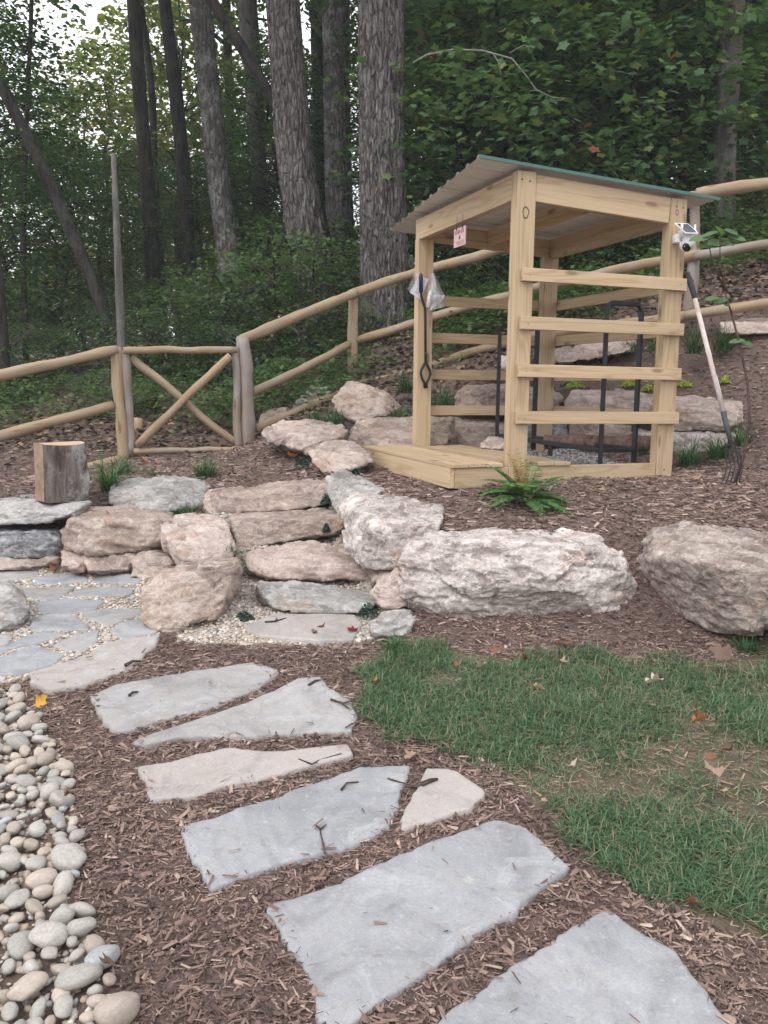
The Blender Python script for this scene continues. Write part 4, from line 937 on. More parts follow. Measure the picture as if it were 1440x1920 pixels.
# ------------------------------------------------------------------ fence and gate
fence = empty('log_fence', (0, 9, 1.2), 'rustic round-rail log fence climbing the bank from the gate', 'fence')
fenl = empty('log_fence', (-3.4, 8, .8), 'rustic round-rail log fence left of the gate', 'fence')
gate = empty('log_gate', at(345, 845, 8.4), 'small log gate with crossed diagonal braces between its two posts', 'gate')
def rlog(name, pts, px, parent, m, amp=.13, n=12, seed=[0], cap=True, flat=None):
    seed[0] += 5; pts = [np.array(at(*p)) if len(p) == 3 else p for p in pts]; Q = []
    d = np.diff(np.array(pts), axis=0); tot = np.linalg.norm(d, axis=1).sum(); 
    for i in range(len(pts)-1):
        k = max(3, int(np.linalg.norm(pts[i+1]-pts[i])/.07))
        for j in range(k): Q.append(pts[i]+(pts[i+1]-pts[i])*j/k)
    Q.append(pts[-1]); Q = np.array(Q); org = Q.mean(0); t = np.linspace(0, 1, len(Q))
    Q = Q+np.c_[fbm(np.c_[t*3, t*0+seed[0], t*0], 1, 2), fbm(np.c_[t*3, t*0+seed[0], t*0+9], 2, 2), fbm(np.c_[t*3, t*0+seed[0], t*0+19], 3, 2)]*.012
    r0, r1 = px if isinstance(px, tuple) else (px, px)
    Y = np.array([q[1] for q in Q]); r = (r0+(r1-r0)*t)/2*Y/FPX*(1+.04*fbm(np.c_[t*9, t*0+seed[0], t*0], 4, 2))
    r = np.r_[r[0]*.9, r[1:-1], r[-1]*.9]
    V, F = tube_arr(Q-org, r, n, cap, seed[0], amp)
    # local x along the log
    x, y, z = frame(Vector(pts[-1]-pts[0])); Rm = np.array([list(x), list(y), list(z)]); V = V@Rm.T
    if flat is not None: V[:, 1] = np.clip(V[:, 1], -flat, flat)
    o = link(name, pym(name, V, F, True), m, parent)
    c = Vector(org)-parent.location
    o.matrix_local = Matrix(((x.x, y.x, z.x, c.x), (x.y, y.y, z.y, c.y), (x.z, y.z, z.z, c.z), (0, 0, 0, 1)))
    return o
LG, LO = M['log'], M['log_old']
# left run
rlog('rail', [(-150, 737, 7.3), (0, 703, 7.6), (222, 655, 8.16)], (22, 17), fenl, LG)
rlog('rail', [(-150, 848, 7.3), (0, 815, 7.6), (214, 762, 8.18)], (22, 17), fenl, LG)
rlog('rail', [(-150, 948, 7.3), (0, 916, 7.6), (150, 880, 8.0), (226, 860, 8.18)], (20, 19), fenl, LG, .12)
rlog('post', [(217, 652, 8.2), (230, 866, 8.2)], (19, 24), fenl, LG)
# gate
rlog('stile', [(235, 655, 8.24), (247, 850, 8.24)], (18, 20), gate, LO, .12)
rlog('stile', [(441, 652, 8.52), (448, 846, 8.52)], (14, 17), gate, LO, .1)
rlog('gate_rail', [(231, 657, 8.2), (444, 656, 8.5)], (14, 13), gate, LG)
rlog('gate_rail', [(250, 847, 8.2), (447, 843, 8.5)], (12, 11), gate, LG)
rlog('brace', [(246, 668, 8.27), (345, 752, 8.4), (444, 834, 8.52)], (15, 14), gate, LG)
rlog('brace', [(258, 836, 8.2), (345, 748, 8.32), (434, 665, 8.44)], (16, 15), gate, LG)
# right run
rlog('post', [(457, 634, 8.58), (467, 846, 8.58)], (22, 28), fence, LO, .14)
rlog('rail', [(450, 641, 8.6), (560, 592, 9.3), (665, 547, 9.95)], (20, 17), fence, LG)
rlog('rail', [(472, 735, 8.62), (560, 694, 9.2), (655, 645, 9.95)], (17, 15), fence, LG)
rlog('rail', [(480, 805, 8.65), (560, 772, 9.1), (640, 738, 9.6), (690, 716, 9.95)], (18, 15), fence, LG)
rlog('post', [(664, 545, 10), (661, 725, 10)], (17, 19), fence, LG)
rlog('rail', [(655, 552, 10), (775, 512, 9.9), (885, 484, 9.6), (990, 452, 9.3)], (16, 20), fence, LG)
rlog('rail', [(668, 640, 10), (780, 605, 9.9), (890, 572, 9.6), (990, 544, 9.3)], (15, 17), fence, LG)
rlog('rail', [(680, 720, 9.95), (780, 694, 9.8), (885, 659, 9.6), (985, 634, 9.3)], (15, 17), fence, LG)
rlog('post', [(988, 440, 9.33), (984, 668, 9.33)], (18, 19), fence, LG)
rlog('rail', [(980, 455, 9.25), (1140, 412, 8.8), (1310, 367, 8.25)], (18, 24), fence, LG)
rlog('rail', [(985, 545, 9.25), (1130, 514, 8.8), (1310, 474, 8.25)], (17, 20), fence, LG)
rlog('rail', [(985, 633, 9.25), (1130, 611, 8.8), (1295, 590, 8.25)], (17, 19), fence, LG)
rlog('post', [(1305, 366, 8.35), (1300, 470, 8.35), (1291, 590, 8.35)], (20, 22), fence, LO, .1)
rlog('rail', [(1306, 366, 8.22), (1440, 345, 8.0), (1600, 318, 7.8), (2100, 240, 7.4)], (21, 24), fence, LG)
rlog('rail', [(1300, 480, 8.22), (1440, 457, 8.0), (1600, 430, 7.8), (2100, 350, 7.4)], (17, 21), fence, M['log_old'])
rlog('rail', [(1283, 592, 8.22), (1440, 570, 8.0), (1600, 548, 7.8), (2100, 470, 7.4)], (18, 22), fence, LG)
rlog('post', [(1850, 275, 7.65), (1846, 560, 7.65)], (20, 22), fence, LO, .1)
rlog('short_post', [(258, 785, 9.6), (260, 830, 9.6)], (18, 20), fenl, LG)
# fallen branch tucked along the floor by the gate

# chopping block
cb_b = at(113, 936, 5.95); r_ = 47*5.95/FPX
cb = empty('chopping_block', cb_b, 'short upright log chopping block with one split bare side', 'chopping block')
n = 40; prof = []
th = np.linspace(0, 2*math.pi, n+1)[:-1]; rr = r_*(1+.05*np.sin(3*th+1)+.03*np.sin(7*th))
X = rr*np.cos(th); Yc = rr*np.sin(th); split = (np.cos(th-math.radians(222)) > .83)
dsp = np.array([math.cos(math.radians(222)), math.sin(math.radians(222))]); e = X*dsp[0]+Yc*dsp[1]-.80*r_
X = X-np.clip(e, 0, None)*dsp[0]; Yc = Yc-np.clip(e, 0, None)*dsp[1]
H = 106*5.95/FPX; V = []; hs_ = np.linspace(0, H, 14)
for h in hs_:
    P = np.c_[X, Yc, np.full(n, h)]; bulge = .010*fbm(P*np.array([22, 22, 7]), 8, 4)*np.where(split, .35, 1); s = 1+bulge/r_+.05*(1-h/H)**2
    V.append(np.c_[X*s, Yc*s, np.full(n, h)+(.006*np.sin(th*2) if h == hs_[-1] else 0)])
V = np.concatenate(V); Fb = []; Fs = []
for i in range(13):
    for j in range(n): (Fs if split[j] and split[(j+1) % n] else Fb).append((i*n+j, i*n+(j+1) % n, (i+1)*n+(j+1) % n, (i+1)*n+j))
def compact(V, F):
    u = sorted({i for f in F for i in f}); mp = {a: k for k, a in enumerate(u)}; return V[u], [tuple(mp[i] for i in f) for f in F]
link('bark', pym('bark', *compact(V, Fb), True), mat_bark('block_bark', (.07, .055, .05), (.19, .165, .15), (.50, .50, .49), .75, 1.2), cb)
link('split_face', pym('split_face', *compact(V, Fs), True), mat_log('split_wood', (.30, .20, .14), (.17, .11, .08), (.40, .28, .19), .5, .8), cb)
tp = V[-n:]; link('cut_top', pym('cut_top', np.r_[tp, [tp.mean(0)]], [(j, (j+1) % n, n) for j in range(n)]), mat_plain('cut_top_wood', (.52, .36, .24), .8, sc=20), cb)

# garden fork leaning on the right post
fk = empty('garden_fork', at(1370, 920, 5.95), 'long-handled garden fork with curved tines leaning against the right shed post', 'garden fork')
def fp(u, v, Y): return Vector(at(u, v, Y))-fk.location
h0, h1_, h2_, h3 = (1288, 512, 6.3), (1303, 560, 6.24), (1356, 772, 6.03), (1371, 833, 5.97)
tube('grip', M['rubber'], [fp(*h0), fp(1295, 530, 6.28), fp(*h1_)], [.019, .023, .017], 10, fk)
tube('handle', M['handle_wood'], [fp(*h1_), fp(1328, 660, 6.14), fp(*h2_)], .0165, 10, fk)
tube('sticker', M['white_plastic'], [fp(1339.5, 705, 6.10), fp(1350.5, 748, 6.055)], .0172, 10, fk); tube('sticker', M['white_plastic'], [fp(1327, 656, 6.145), fp(1332, 676, 6.128)], .0172, 10, fk)
tube('ferrule', M['rubber'], [fp(*h2_), fp(*h3)], [.02, .015], 10, fk)
tube('crossbar', M['steel'], [fp(1350, 842, 6.0), fp(1371, 834, 5.96), fp(1388, 842, 5.92)], .007, 6, fk)
for k in range(5):
    t = k/4; uu = 1354+30*t; Y = 6.0-.02*k
    tube('tine', M['steel'], [fp(1371+(t-.5)*16, 836, Y), fp(uu+6, 856, Y), fp(uu+9, 876, Y-.03), fp(uu+3, 897, Y-.06), fp(1347+10*k-2, 920, Y-.06)], [.0055, .0055, .005, .005, .003], 6, fk)

# ------------------------------------------------------------------ scattered ground stuff
def stuff(name, V, F, m, smooth=False):
    return link(name, fast_mesh(name, V, F, smooth), m, kind='stuff')
def visible_pts(n, x0, x1, y0, y1, seed, dens=None):
    r = np.random.default_rng(seed); x = r.uniform(x0, x1, n); y = r.uniform(y0, y1, n)
    k = np.abs(x) < .52*np.maximum(y, .3)+.75; x, y = x[k], y[k]
    if dens is not None:
        k = r.random(len(x)) < dens(x, y); x, y = x[k], y[k]
    return x, y, r
def in_slabs(x, y, shrink=1.):
    m = np.zeros(len(x), bool)
    for E in SLABS:
        c = E.mean(0); m |= inpoly(x, y, c+(E-c)*shrink)
    return m
WEDGE_V = [(-.5, -.5, 0), (-.42, .5, 0), (.5, .35, 0), (.46, -.4, 0), (-.38, .0, 1), (.4, .05, .8)]
WEDGE_F = [(0, 3, 5), (0, 5, 4), (2, 1, 4), (2, 4, 5), (1, 0, 4), (3, 2, 5)]
def chips(x, y, r, lmin, lmax, wf=.2, lift=.004, tiltamt=.35):
    n = len(x); z = gz(x, y); N = gnorm(x, y); N = unit(N+r.normal(size=(n, 3))*tiltamt)
    a = r.uniform(0, 2*math.pi, n); D = np.c_[np.cos(a), np.sin(a), r.normal(0, .18, n)]
    X, Y, Z = basis(D, N); Ln = lmin+(lmax-lmin)*r.random(n)**2.2; W = Ln*wf*r.uniform(.5, 1.6, n)*np.where(r.random(n) < .12, 2.2, 1); W = np.clip(W, .0022, .016)
    O = np.c_[x, y, z+lift+r.random(n)*.012]
    return scatter(WEDGE_V, WEDGE_F, O, X, Y, Z, np.c_[Ln, W, W*r.uniform(.3, .8, n)])
def is_mulch(x, y):
    m = ~inpoly(x, y, LAWN) & ~inpoly(x, y, RIVER) & ~inpoly(x, y, PATIO) & ~inpoly(x, y, STAIR) & ~inpoly(x, y, DECKPOLY) & ~inpoly(x, y, SHEDFLOOR)
    return m
Vs, Fs_ = [], []; base = 0
def addvf(VF):
    global base
    Vs.append(VF[0]); Fs_.append(VF[1]+base); base += len(VF[0])
x, y, r = visible_pts(330000, -2.3, 3.6, 1.5, 5.0, 1, lambda x, y: np.clip(1.25-.14*y, .35, 1))
k = is_mulch(x, y); x, y = x[k], y[k]; nf_ = int(len(x)*.45); xf, yf = x[:nf_], y[:nf_]; ks = ~in_slabs(xf, yf, 1.0); xf, yf = xf[ks], yf[ks]; addvf(chips(xf, yf, r, .005, .022, .3, .0, .6)); x, y = x[nf_:], y[nf_:]; s = in_slabs(x, y, .985); edge = s & ~in_slabs(x, y, .95) & (r.random(len(x)) < .24); k = ~s | (s & (r.random(len(x)) < .0045)) | edge; x, y, s = x[k], y[k], s[k]
addvf(chips(x, y, r, .009, .055, .125)); V0 = Vs[-1]
sm_ = np.repeat(s, 6); V0[sm_, 2] += .020
x, y, r = visible_pts(120000, -4.5, 5.2, 4.9, 9.0, 2, lambda x, y: np.clip(1.5-.12*y, .4, .9))
k = is_mulch(x, y) & ((y < 8.8) | (x > 0)); x, y = x[k], y[k]; addvf(chips(x, y, r, .016, .075, .17))
print('chips', sum(len(f) for f in Fs_)); stuff('mulch', np.concatenate(Vs), np.concatenate(Fs_), M['mulch'])
# leaf litter beyond the fence and scattered over the bank
LEAF4_V = [(-.5, 0, 0), (0, .32, .05), (.5, 0, .0), (0, -.32, .08)]; LEAF4_F = [(0, 3, 1), (3, 2, 1)]
x, y, r = visible_pts(90000, -8, 8, 6.5, 17, 3, lambda x, y: np.where(y > 8.6, 1., .05)*np.clip(1.3-.06*y, .3, 1))
k = is_mulch(x, y) & ((x < .2) & (y > 8.9) | (y > 8.2)); x, y = x[k], y[k]; n = len(x); N = unit(gnorm(x, y)+r.normal(size=(n, 3))*.5); a = r.uniform(0, 6.28, n)
X, Y, Z = basis(np.c_[np.cos(a), np.sin(a), 0*a], N); s = r.uniform(.04, .10, n)
VF = scatter(LEAF4_V, LEAF4_F, np.c_[x, y, gz(x, y)+.015+r.random(n)*.02], X, Y, Z, np.c_[s, s, s]); stuff('leaf_litter', VF[0], VF[1], M['litter'])
# gravel: patio joints, stair treads, shed floor
ico_v = []; bm = bmesh.new(); bmesh.ops.create_icosphere(bm, subdivisions=1, radius=.5); bm.verts.ensure_lookup_table()
ico_v = [tuple(v.co) for v in bm.verts]; ico_f = [tuple(v.index for v in f.verts) for f in bm.faces]; bm.free()
def pebbles(x, y, r, s0, s1, lift=.0):
    n = len(x); D = r.normal(size=(n, 3)); D[:, 2] *= .25; X, Y, Z = basis(D, unit(np.c_[r.normal(0, .35, (n, 2)), np.ones(n)])); s = s0+(s1-s0)*r.random(n)**1.6
    return scatter(ico_v, ico_f, np.c_[x, y, gz(x, y)+lift+r.random(n)*.006], X, Y, Z, np.c_[s*r.uniform(1, 1.5, n), s*r.uniform(.75, 1.05, n), s*r.uniform(.4, .7, n)])
x, y, r = visible_pts(60000, -4.2, .6, 3.6, 6.6, 4)
k = (inpoly(x, y, PATIO) | inpoly(x, y, STAIR)) & ~in_slabs(x, y, .97); x, y = x[k], y[k]; k = r.random(len(x)) < .9; x, y = x[k], y[k]
VF = pebbles(x, y, r, .012, .030); print('gravel', len(VF[1])); stuff('gravel', VF[0], VF[1], M['gravel'], True)
x, y, r = visible_pts(14000, .6, 3, 5.5, 8, 5); k = inpoly(x, y, SHEDFLOOR); x, y = x[k], y[k]
VF = pebbles(x, y, r, .014, .03, .0); VF[0][:, 2] = VF[0][:, 2]; stuff('shed_floor_gravel', VF[0], VF[1], mat_island('grey_gravel', [(0, (.18, .17, .17)), (.5, (.34, .33, .33)), (1, (.52, .50, .49))]), True)

# river stones: each one its own object in the stone bed
bed = empty('river_stone_bed', (-1.2, 2.6, 0)); bed['kind'] = 'structure'
def stone_mesh(seed, sub=3):
    bm = bmesh.new(); bmesh.ops.create_icosphere(bm, subdivisions=sub, radius=.5); r = np.random.default_rng(seed)
    V = np.array([tuple(v.co) for v in bm.verts])
    for k in range(5 if seed % 3 else 9):
        d = r.normal(size=3); d /= np.linalg.norm(d); e = V@d-r.uniform(.36, .46); V -= np.outer(np.clip(e, 0, None)*(.65 if seed % 3 else .9), d)
    V *= (1+.10*fbm(V*2.2, seed, 2)+.02*fbm(V*7, seed+1, 2))[:, None]
    for v, q in zip(bm.verts, V): v.co = q
    return bm_mesh('river_stone', bm, True)
SM = []
for k in range(10):
    for mm in ('river_grey', 'river_tan', 'river_blue', 'river_white'):
        if k == 0: pass
base_m = [stone_mesh(k+1) for k in range(10)]
for me in base_m:
    row = []
    for mm in ('river_grey', 'river_tan', 'river_grey', 'river_blue', 'river_white'):
        c = me.copy(); c.materials.append(M[mm]); row.append(c)
    SM.append(row)
r = np.random.default_rng(12); placed = []
tries = 0
while len(placed) < 298 and tries < 40000:
    tries += 1; x = r.uniform(-1.9, -.35); y = r.uniform(1.55, 3.75)
    if abs(x/y) > .56 or not inpoly(np.array([x]), np.array([y]), RIVER)[0]: continue
    R_ = r.choice([.018, .025, .033, .042, .052], p=[.22, .29, .29, .15, .05])
    if all((x-a)**2+(y-b2)**2 > (.74*(R_+c))**2 for a, b2, c in placed): placed.append((x, y, R_))
for i, (x, y, R_) in enumerate(placed):
    me = SM[r.integers(10)][r.choice(5, p=[.36, .36, .18, .05, .05])]
    o = link('river_stone', me, None, bed); el = r.uniform(1.0, 1.45)
    o.location = (x-bed.location.x, y-bed.location.y, g1(x, y)+R_*.30+.012+r.uniform(0, .018)-bed.location.z)
    o.scale = (2*R_*el, 2*R_*r.uniform(.8, 1.0), 2*R_*r.uniform(.55, .85)); o.rotation_euler = (r.normal(0, .35), r.normal(0, .35), r.uniform(0, 6.28))
x, y, r = visible_pts(9000, -2.3, -.3, 1.5, 3.8, 6); k = inpoly(x, y, RIVER); x, y = x[k], y[k]
VF = pebbles(x, y, r, .012, .034, .0); stuff('small_river_gravel', VF[0], VF[1], M['gravel'], True)
# stones that strayed onto the edge of the mulch are part of the bed's scatter too

# lawn
def blades(x, y, r, h0, h1, w, lean=.5, seg=3, base_n=None):
    n = len(x); z = gz(x, y); h = h0+(h1-h0)*r.random(n)**1.3; a = r.uniform(0, 6.28, n); D = np.c_[np.cos(a), np.sin(a), 0*a]; T = np.c_[-np.sin(a), np.cos(a), 0*a]
    ln = r.random(n)**.7*lean; O = np.c_[x, y, z]; Vv = []; ww = w*r.uniform(.6, 1.3, n)
    for k in range(seg+1):
        t = k/seg; P = O+D*(h*ln*t**1.8*1.3)[:, None]+np.array([0, 0, 1])*(h*t*(1-.45*ln*t))[:, None]
        if k < seg: q = T*(ww*(1-.55*t)/2)[:, None]; Vv += [P-q, P+q]
        else: Vv.append(P)
    V = np.stack(Vv, 1).reshape(-1, 3); nv = 2*seg+1; F = []
    for k in range(seg-1): F += [(2*k, 2*k+1, 2*k+3), (2*k, 2*k+3, 2*k+2)]
    F.append((2*seg-2, 2*seg-1, 2*seg)); F = np.array(F)
    return V, (F[None]+(np.arange(n)*nv)[:, None, None]).reshape(-1, 3)
def dens(x, y):
    P = np.c_[x, y, 0*x]; d = .86+.75*fbm(P*2.4, 40, 4)
    bare = np.exp(-(((x-1.38)/.30)**2+((y-3.0)/.34)**2)); bare2 = np.exp(-(((x-.15)/.18)**2+((y-3.75)/.07)**2))
    return np.clip(d-1.1*bare-.6*bare2, .05, 1)
x, y, r = visible_pts(230000, -.3, 3, 1.5, 4.4, 7, dens); nz = .11*np.stack([fbm(np.c_[x*5, y*5, 0*x], 61, 3), fbm(np.c_[x*5, y*5, 0*x+7], 62, 3)]); k = inpoly(x+nz[0], y+nz[1], LAWN); x, y = x[k], y[k]
print('grass', len(x)); VF = blades(x[:110000], y[:110000], r, .018, .074, .0042, 1.4); stuff('lawn', VF[0], VF[1], M['grass'])
x, y, r = visible_pts(26000, -.3, 3, 1.5, 4.4, 8); k = inpoly(x, y, LAWN); x, y = x[k], y[k]
VF = chips(x, y, r, .012, .05, .06, .004); stuff('dry_thatch', VF[0], VF[1], mat_island('thatch', [(0, (.16, .11, .07)), (.5, (.30, .22, .14)), (1, (.42, .34, .24))]))

# ------------------------------------------------------------------ tufts, fern, sapling
TUFTG = 'grass tufts planted among the rocks'
def tuft(u, v, Y, wpx, hpx, label, n=150, m='tuft', name='grass_tuft', w=.0075, lean=1.3, cat='grass tuft', grp=TUFTG, ground_z=None):
    p = at(u, v, Y); zg = g1(p[0], p[1]); z = max(zg, p[2]-.03) if ground_z is None else ground_z
    r = np.random.default_rng(int(u*7+v)); R_ = wpx/2*Y/FPX; h = hpx*Y/FPX; a = r.uniform(0, 6.28, n); q = R_*.45*np.sqrt(r.random(n))
    V, F = blades(q*np.cos(a), q*np.sin(a), r, h*.95, h*1.9, w, lean, 4)
    V[:, 2] -= np.repeat(gz(q*np.cos(a), q*np.sin(a)), 9); 
    o = link(name, fast_mesh(name, V, F, False), M[m]); o.location = (p[0], p[1], z-.01); tag(o, label, cat, grp); return o
tuft(385, 905, 6.85, 80, 32, 'full green grass tuft behind the grey layered boulder, in front of the gate')
tuft(205, 935, 6.4, 60, 55, 'tall dark grass tuft between the chopping block and the grey layered boulder', 150)
tuft(230, 890, 7.2, 70, 30, 'spreading grass tuft at the foot of the left gatepost', 120)
tuft(290, 893, 6.9, 55, 14, 'thin low grass tuft behind the grey layered boulder', 60)
tuft(350, 968, 5.95, 60, 26, 'small grass tuft hanging in the gap between wall boulders and top step', 90)
tuft(432, 1036, 5.15, 40, 24, 'sparse grass tuft growing beside the pink pyramid boulder', 60)
tuft(625, 795, 8.0, 90, 34, 'wide grass tuft below the bottom rail and the craggy tan boulder', 150)
tuft(590, 790, 8.1, 60, 26, 'low grass tuft on the bank left of the craggy tan boulder', 90)
tuft(745, 785, 8.2, 60, 28, 'grass tuft on the right of the craggy tan boulder', 110)
tuft(830, 765, 8.6, 70, 40, 'grass tuft on the bank just left of the rear wall stones', 140)
tuft(760, 730, 8.9, 60, 36, 'grass tuft on the bank behind the left shed post', 110)
tuft(1290, 885, 6.75, 80, 40, 'thick grass tuft at the foot of the right shed post', 190)
tuft(1345, 878, 6.85, 70, 36, 'thick grass tuft behind the garden fork', 160)
tuft(1390, 850, 6.9, 50, 45, 'thin grass tuft beside the sapling', 70)
tuft(1205, 862, 7.3, 40, 28, 'small grass tuft inside the shed behind the log rack', 60)
tuft(1300, 655, 7.9, 60, 45, 'grass tuft on the bank right of the shed, below the bottom rail', 120)
tuft(1355, 650, 7.95, 70, 42, 'grass tuft on the bank between fork handle and sapling', 120)
tuft(1180, 655, 8.5, 50, 22, 'small grass tuft on the bank beside the broad flat stone', 70)
tuft(1225, 650, 8.3, 40, 26, 'grass tuft on the bank seen beside the right shed post', 60)
tuft(735, 1218, 4.05, 36, 26, 'little grass tuft at the lawn corner near the small grey rock', 60)
tuft(1400, 1225, 4.05, 60, 26, 'dark grass clump at the right end of the lawn by the brown boulder', 120)
tuft(670, 880, 6.5, 22, 10, 'tiny dark sprig in the crack by the cream boulder', 24, 'dark_ground_cover', cat='plant', grp='dark creeping plants on the steps')
def sprig(u, v, Y, wpx, label, m='dark_ground_cover', n=380, hp=18, grp='dark creeping plants on the steps', leaf=.014):
    p = at(u, v, Y); r = np.random.default_rng(int(u+v*3)); R_ = wpx/2*Y/FPX; a = r.uniform(0, 6.28, n); q = R_*np.sqrt(r.random(n)); H_ = hp*Y/FPX
    O = np.c_[q*np.cos(a), q*np.sin(a), H_*(1-(q/R_)**2)*r.uniform(.3, 1, n)]; D = r.normal(size=(n, 3)); D[:, 2] = np.abs(D[:, 2]); X, Y_, Z = basis(D, r.normal(size=(n, 3)))
    V, F = scatter(LEAF4_V, LEAF4_F, O, X, Y_, Z, np.full((n, 3), leaf)*r.uniform(.7, 1.5, (n, 1)))
    o = link('creeping_plant', fast_mesh('creeping_plant', V, F, False), M[m]); o.location = (p[0], p[1], max(g1(p[0], p[1]), p[2]-.02)); tag(o, label, 'plant', grp)
sprig(614, 938, 6.1, 26, 'dark sprig at the right end of the topmost step', hp=22)
sprig(612, 992, 5.65, 14, 'tiny dark sprig at the right end of the second step')
sprig(458, 1163, 4.55, 38, 'dark sprig in the gravel left of the foot slab')
sprig(690, 1146, 4.55, 40, 'dark sprig at the right end of the fourth step', hp=24)
sprig(566, 868, 6.9, 28, 'dark sprig with an orange leaf left of the cream boulder')
SG = 'yellow sedums along the top of the rear wall'
for u, v, Y, wp, lab in ((1078, 722, 8.5, 36, 'yellow-green sedum on the rear wall, leftmost, beside the far shed post'), (1178, 720, 8.25, 30, 'yellow-green sedum on the rear wall seen between the rack bars'), (1215, 728, 8.1, 26, 'yellow-green sedum on the rear wall just left of the right shed post'), (1284, 724, 7.95, 30, 'yellow-green sedum on the rear wall just right of the right shed post'), (1358, 728, 7.75, 24, 'yellow-green sedum on the rear wall right of the fork handle')):
    sprig(u, v, Y, wp, lab, 'sedum', 300, 12, SG, .02)

# fern
fern = empty('fern', at(985, 940, 5.35), 'green fern with dried upright fronds growing in front of the near shed post', 'fern')
fern.location.z = g1(fern.location.x, fern.location.y)
def frond(L_, az, el, droop, m, seed, wid=.22):
    r = np.random.default_rng(seed); n = 26; t = np.linspace(0.02, 1, n); hor = np.array([math.cos(az), math.sin(az), 0]); P = []; p = np.zeros(3); e = el
    for i in range(n): p = p+(hor*math.cos(e)+np.array([0, 0, math.sin(e)]))*L_/n; e -= droop/n; P.append(p.copy())
    P = np.array(P); T = unit(np.gradient(P, axis=0)); side = unit(np.cross(T, [0, 0, 1.])); N = np.cross(side, T)
    O, D, S_ = [], [], []
    for i in range(3, n):
        w_ = wid*L_*math.sin(min(1, (t[i]*1.25))*math.pi)**.7*(1-t[i]*.55)+.01
        for s in (-1, 1):
            pd_ = side[i]*s+T[i]*.45-N[i]*.12
            # each pinna is itself toothed: a row of small lobes
            for q in np.linspace(.12, 1, 5):
                O.append(P[i]+pd_*w_*q*.85); dd = pd_*.4+T[i]*.9*(1 if (int(q*10) % 2) else -.7)+r.normal(0, .1, 3); D.append(dd); S_.append(w_*.30*(1.15-q))
            O.append(P[i]+pd_*w_*.5); D.append(pd_); S_.append(w_)
    O, D, S_ = np.array(O), np.array(D), np.array(S_); X, Y_, Z = basis(D, np.tile([0, 0, 1.], (len(O), 1))+.25*r.normal(size=(len(O), 3)))
    V, F = scatter(LEAF4_V, LEAF4_F, O, X, Y_, Z, np.c_[S_, np.minimum(S_, .02+S_*.25)*.9, S_*.3])
    o = link('frond', fast_mesh('frond', V, F, False), m, fern); return o
for k in range(22):
    frond(random.uniform(.36, .52), k*2*math.pi/22+random.uniform(-.2, .2), random.uniform(.4, 1.15), random.uniform(1.0, 1.9), M['fern'], 50+k)
for k in range(5):
    o = frond(random.uniform(.38, .48), random.uniform(1.8, 4.3), random.uniform(1.25, 1.5), random.uniform(.1, .5), M['fern_dry'], 80+k, .13)

# leaf clouds
def spray_cloud(r, centers, dirs, per, length, leaf, shape=None, flat=.35, droop=.25, fill=.5):
    n = len(centers); C = np.repeat(centers, per, 0); Dn = np.repeat(unit(dirs), per, 0); t = np.tile(np.linspace(0, 1, per), n)
    up = np.array([0, 0, 1.]); side = unit(np.cross(Dn, up)+1e-6); s = np.where(np.arange(len(C)) % 2, 1., -1.)
    O = C+Dn*(t*length)[:, None]-up*(droop*length*t**2)[:, None]+side*(s*length*fill*(1-t*.6)*r.random(len(C)))[:, None]+r.normal(0, length*.10, (len(C), 3))
    D = Dn*.8+side*(s*.8)[:, None]+r.normal(0, .35, (len(C), 3)); D[:, 2] -= .25
    N = np.tile(up, (len(C), 1))+r.normal(0, flat, (len(C), 3)); X, Y, Z = basis(D, N); S = leaf*r.uniform(.6, 1.3, len(C))
    tv, tf = shape or (LEAF4_V, LEAF4_F)
    return scatter(tv, tf, O, X, Y, Z, np.c_[S, S, S])
a_ = np.linspace(0, 2*math.pi, 11)[:-1]; MAPLE_V = [(0, 0, .02)]; 
for i, q in enumerate([1.0, .58, .88, .52, .74, .34, .74, .52, .88, .58]): MAPLE_V.append((.55*q*math.cos(a_[i]), .55*q*math.sin(a_[i]), -.06*q))
MAPLE_F = [(0, i+1, (i+1) % 10+1) for i in range(10)]
MAPLE = (MAPLE_V, MAPLE_F)
def leafy(name, V, F, m, parent): return link(name, fast_mesh(name, V, F, False), m, parent)

# sapling beside the fork
sap = empty('sapling', at(1372, 935, 5.9), 'thin forked sapling with a few green leaves at the right of the shed', 'sapling'); sap.location.z = g1(sap.location.x, sap.location.y)
def sp(u, v, Y): return Vector(at(u, v, Y))-sap.location
stm = mat_bark('twig_bark', (.05, .03, .028), (.11, .07, .06), (.2, .16, .14), .2)
tube('stem', stm, [Vector((0, 0, -.05)), sp(1378, 905, 5.9), sp(1396, 850, 5.92), sp(1406, 790, 5.95), sp(1402, 720, 6), sp(1388, 650, 6), sp(1371, 585, 6.05), sp(1358, 545, 6.05)], [.014, .013, .010, .010, .009, .008, .007, .006], 7, sap)
tube('stem', stm, [sp(1358, 545, 6.05), sp(1345, 510, 6.05), sp(1334, 485, 6.05), sp(1330, 462, 6.05)], [.006, .005, .004, .003], 6, sap)
tube('stem', stm, [sp(1358, 545, 6.05), sp(1353, 510, 6.0), sp(1350, 480, 6.0), sp(1350, 450, 6.0)], [.006, .005, .004, .003], 6, sap)
tube('twig', stm, [sp(1396, 850, 5.92), sp(1420, 825, 5.9), sp(1440, 805, 5.9)], [.005, .004, .003], 6, sap)
OV_V = [(-.5, 0, 0), (-.25, .2, .03), (.1, .27, .05), (.38, .14, .03), (.5, 0, -.05), (.38, -.14, .03), (.1, -.27, .05), (-.25, -.2, .03), (0, 0, -.02)]
OV_F = [(i, (i+1) % 8, 8) for i in range(8)]
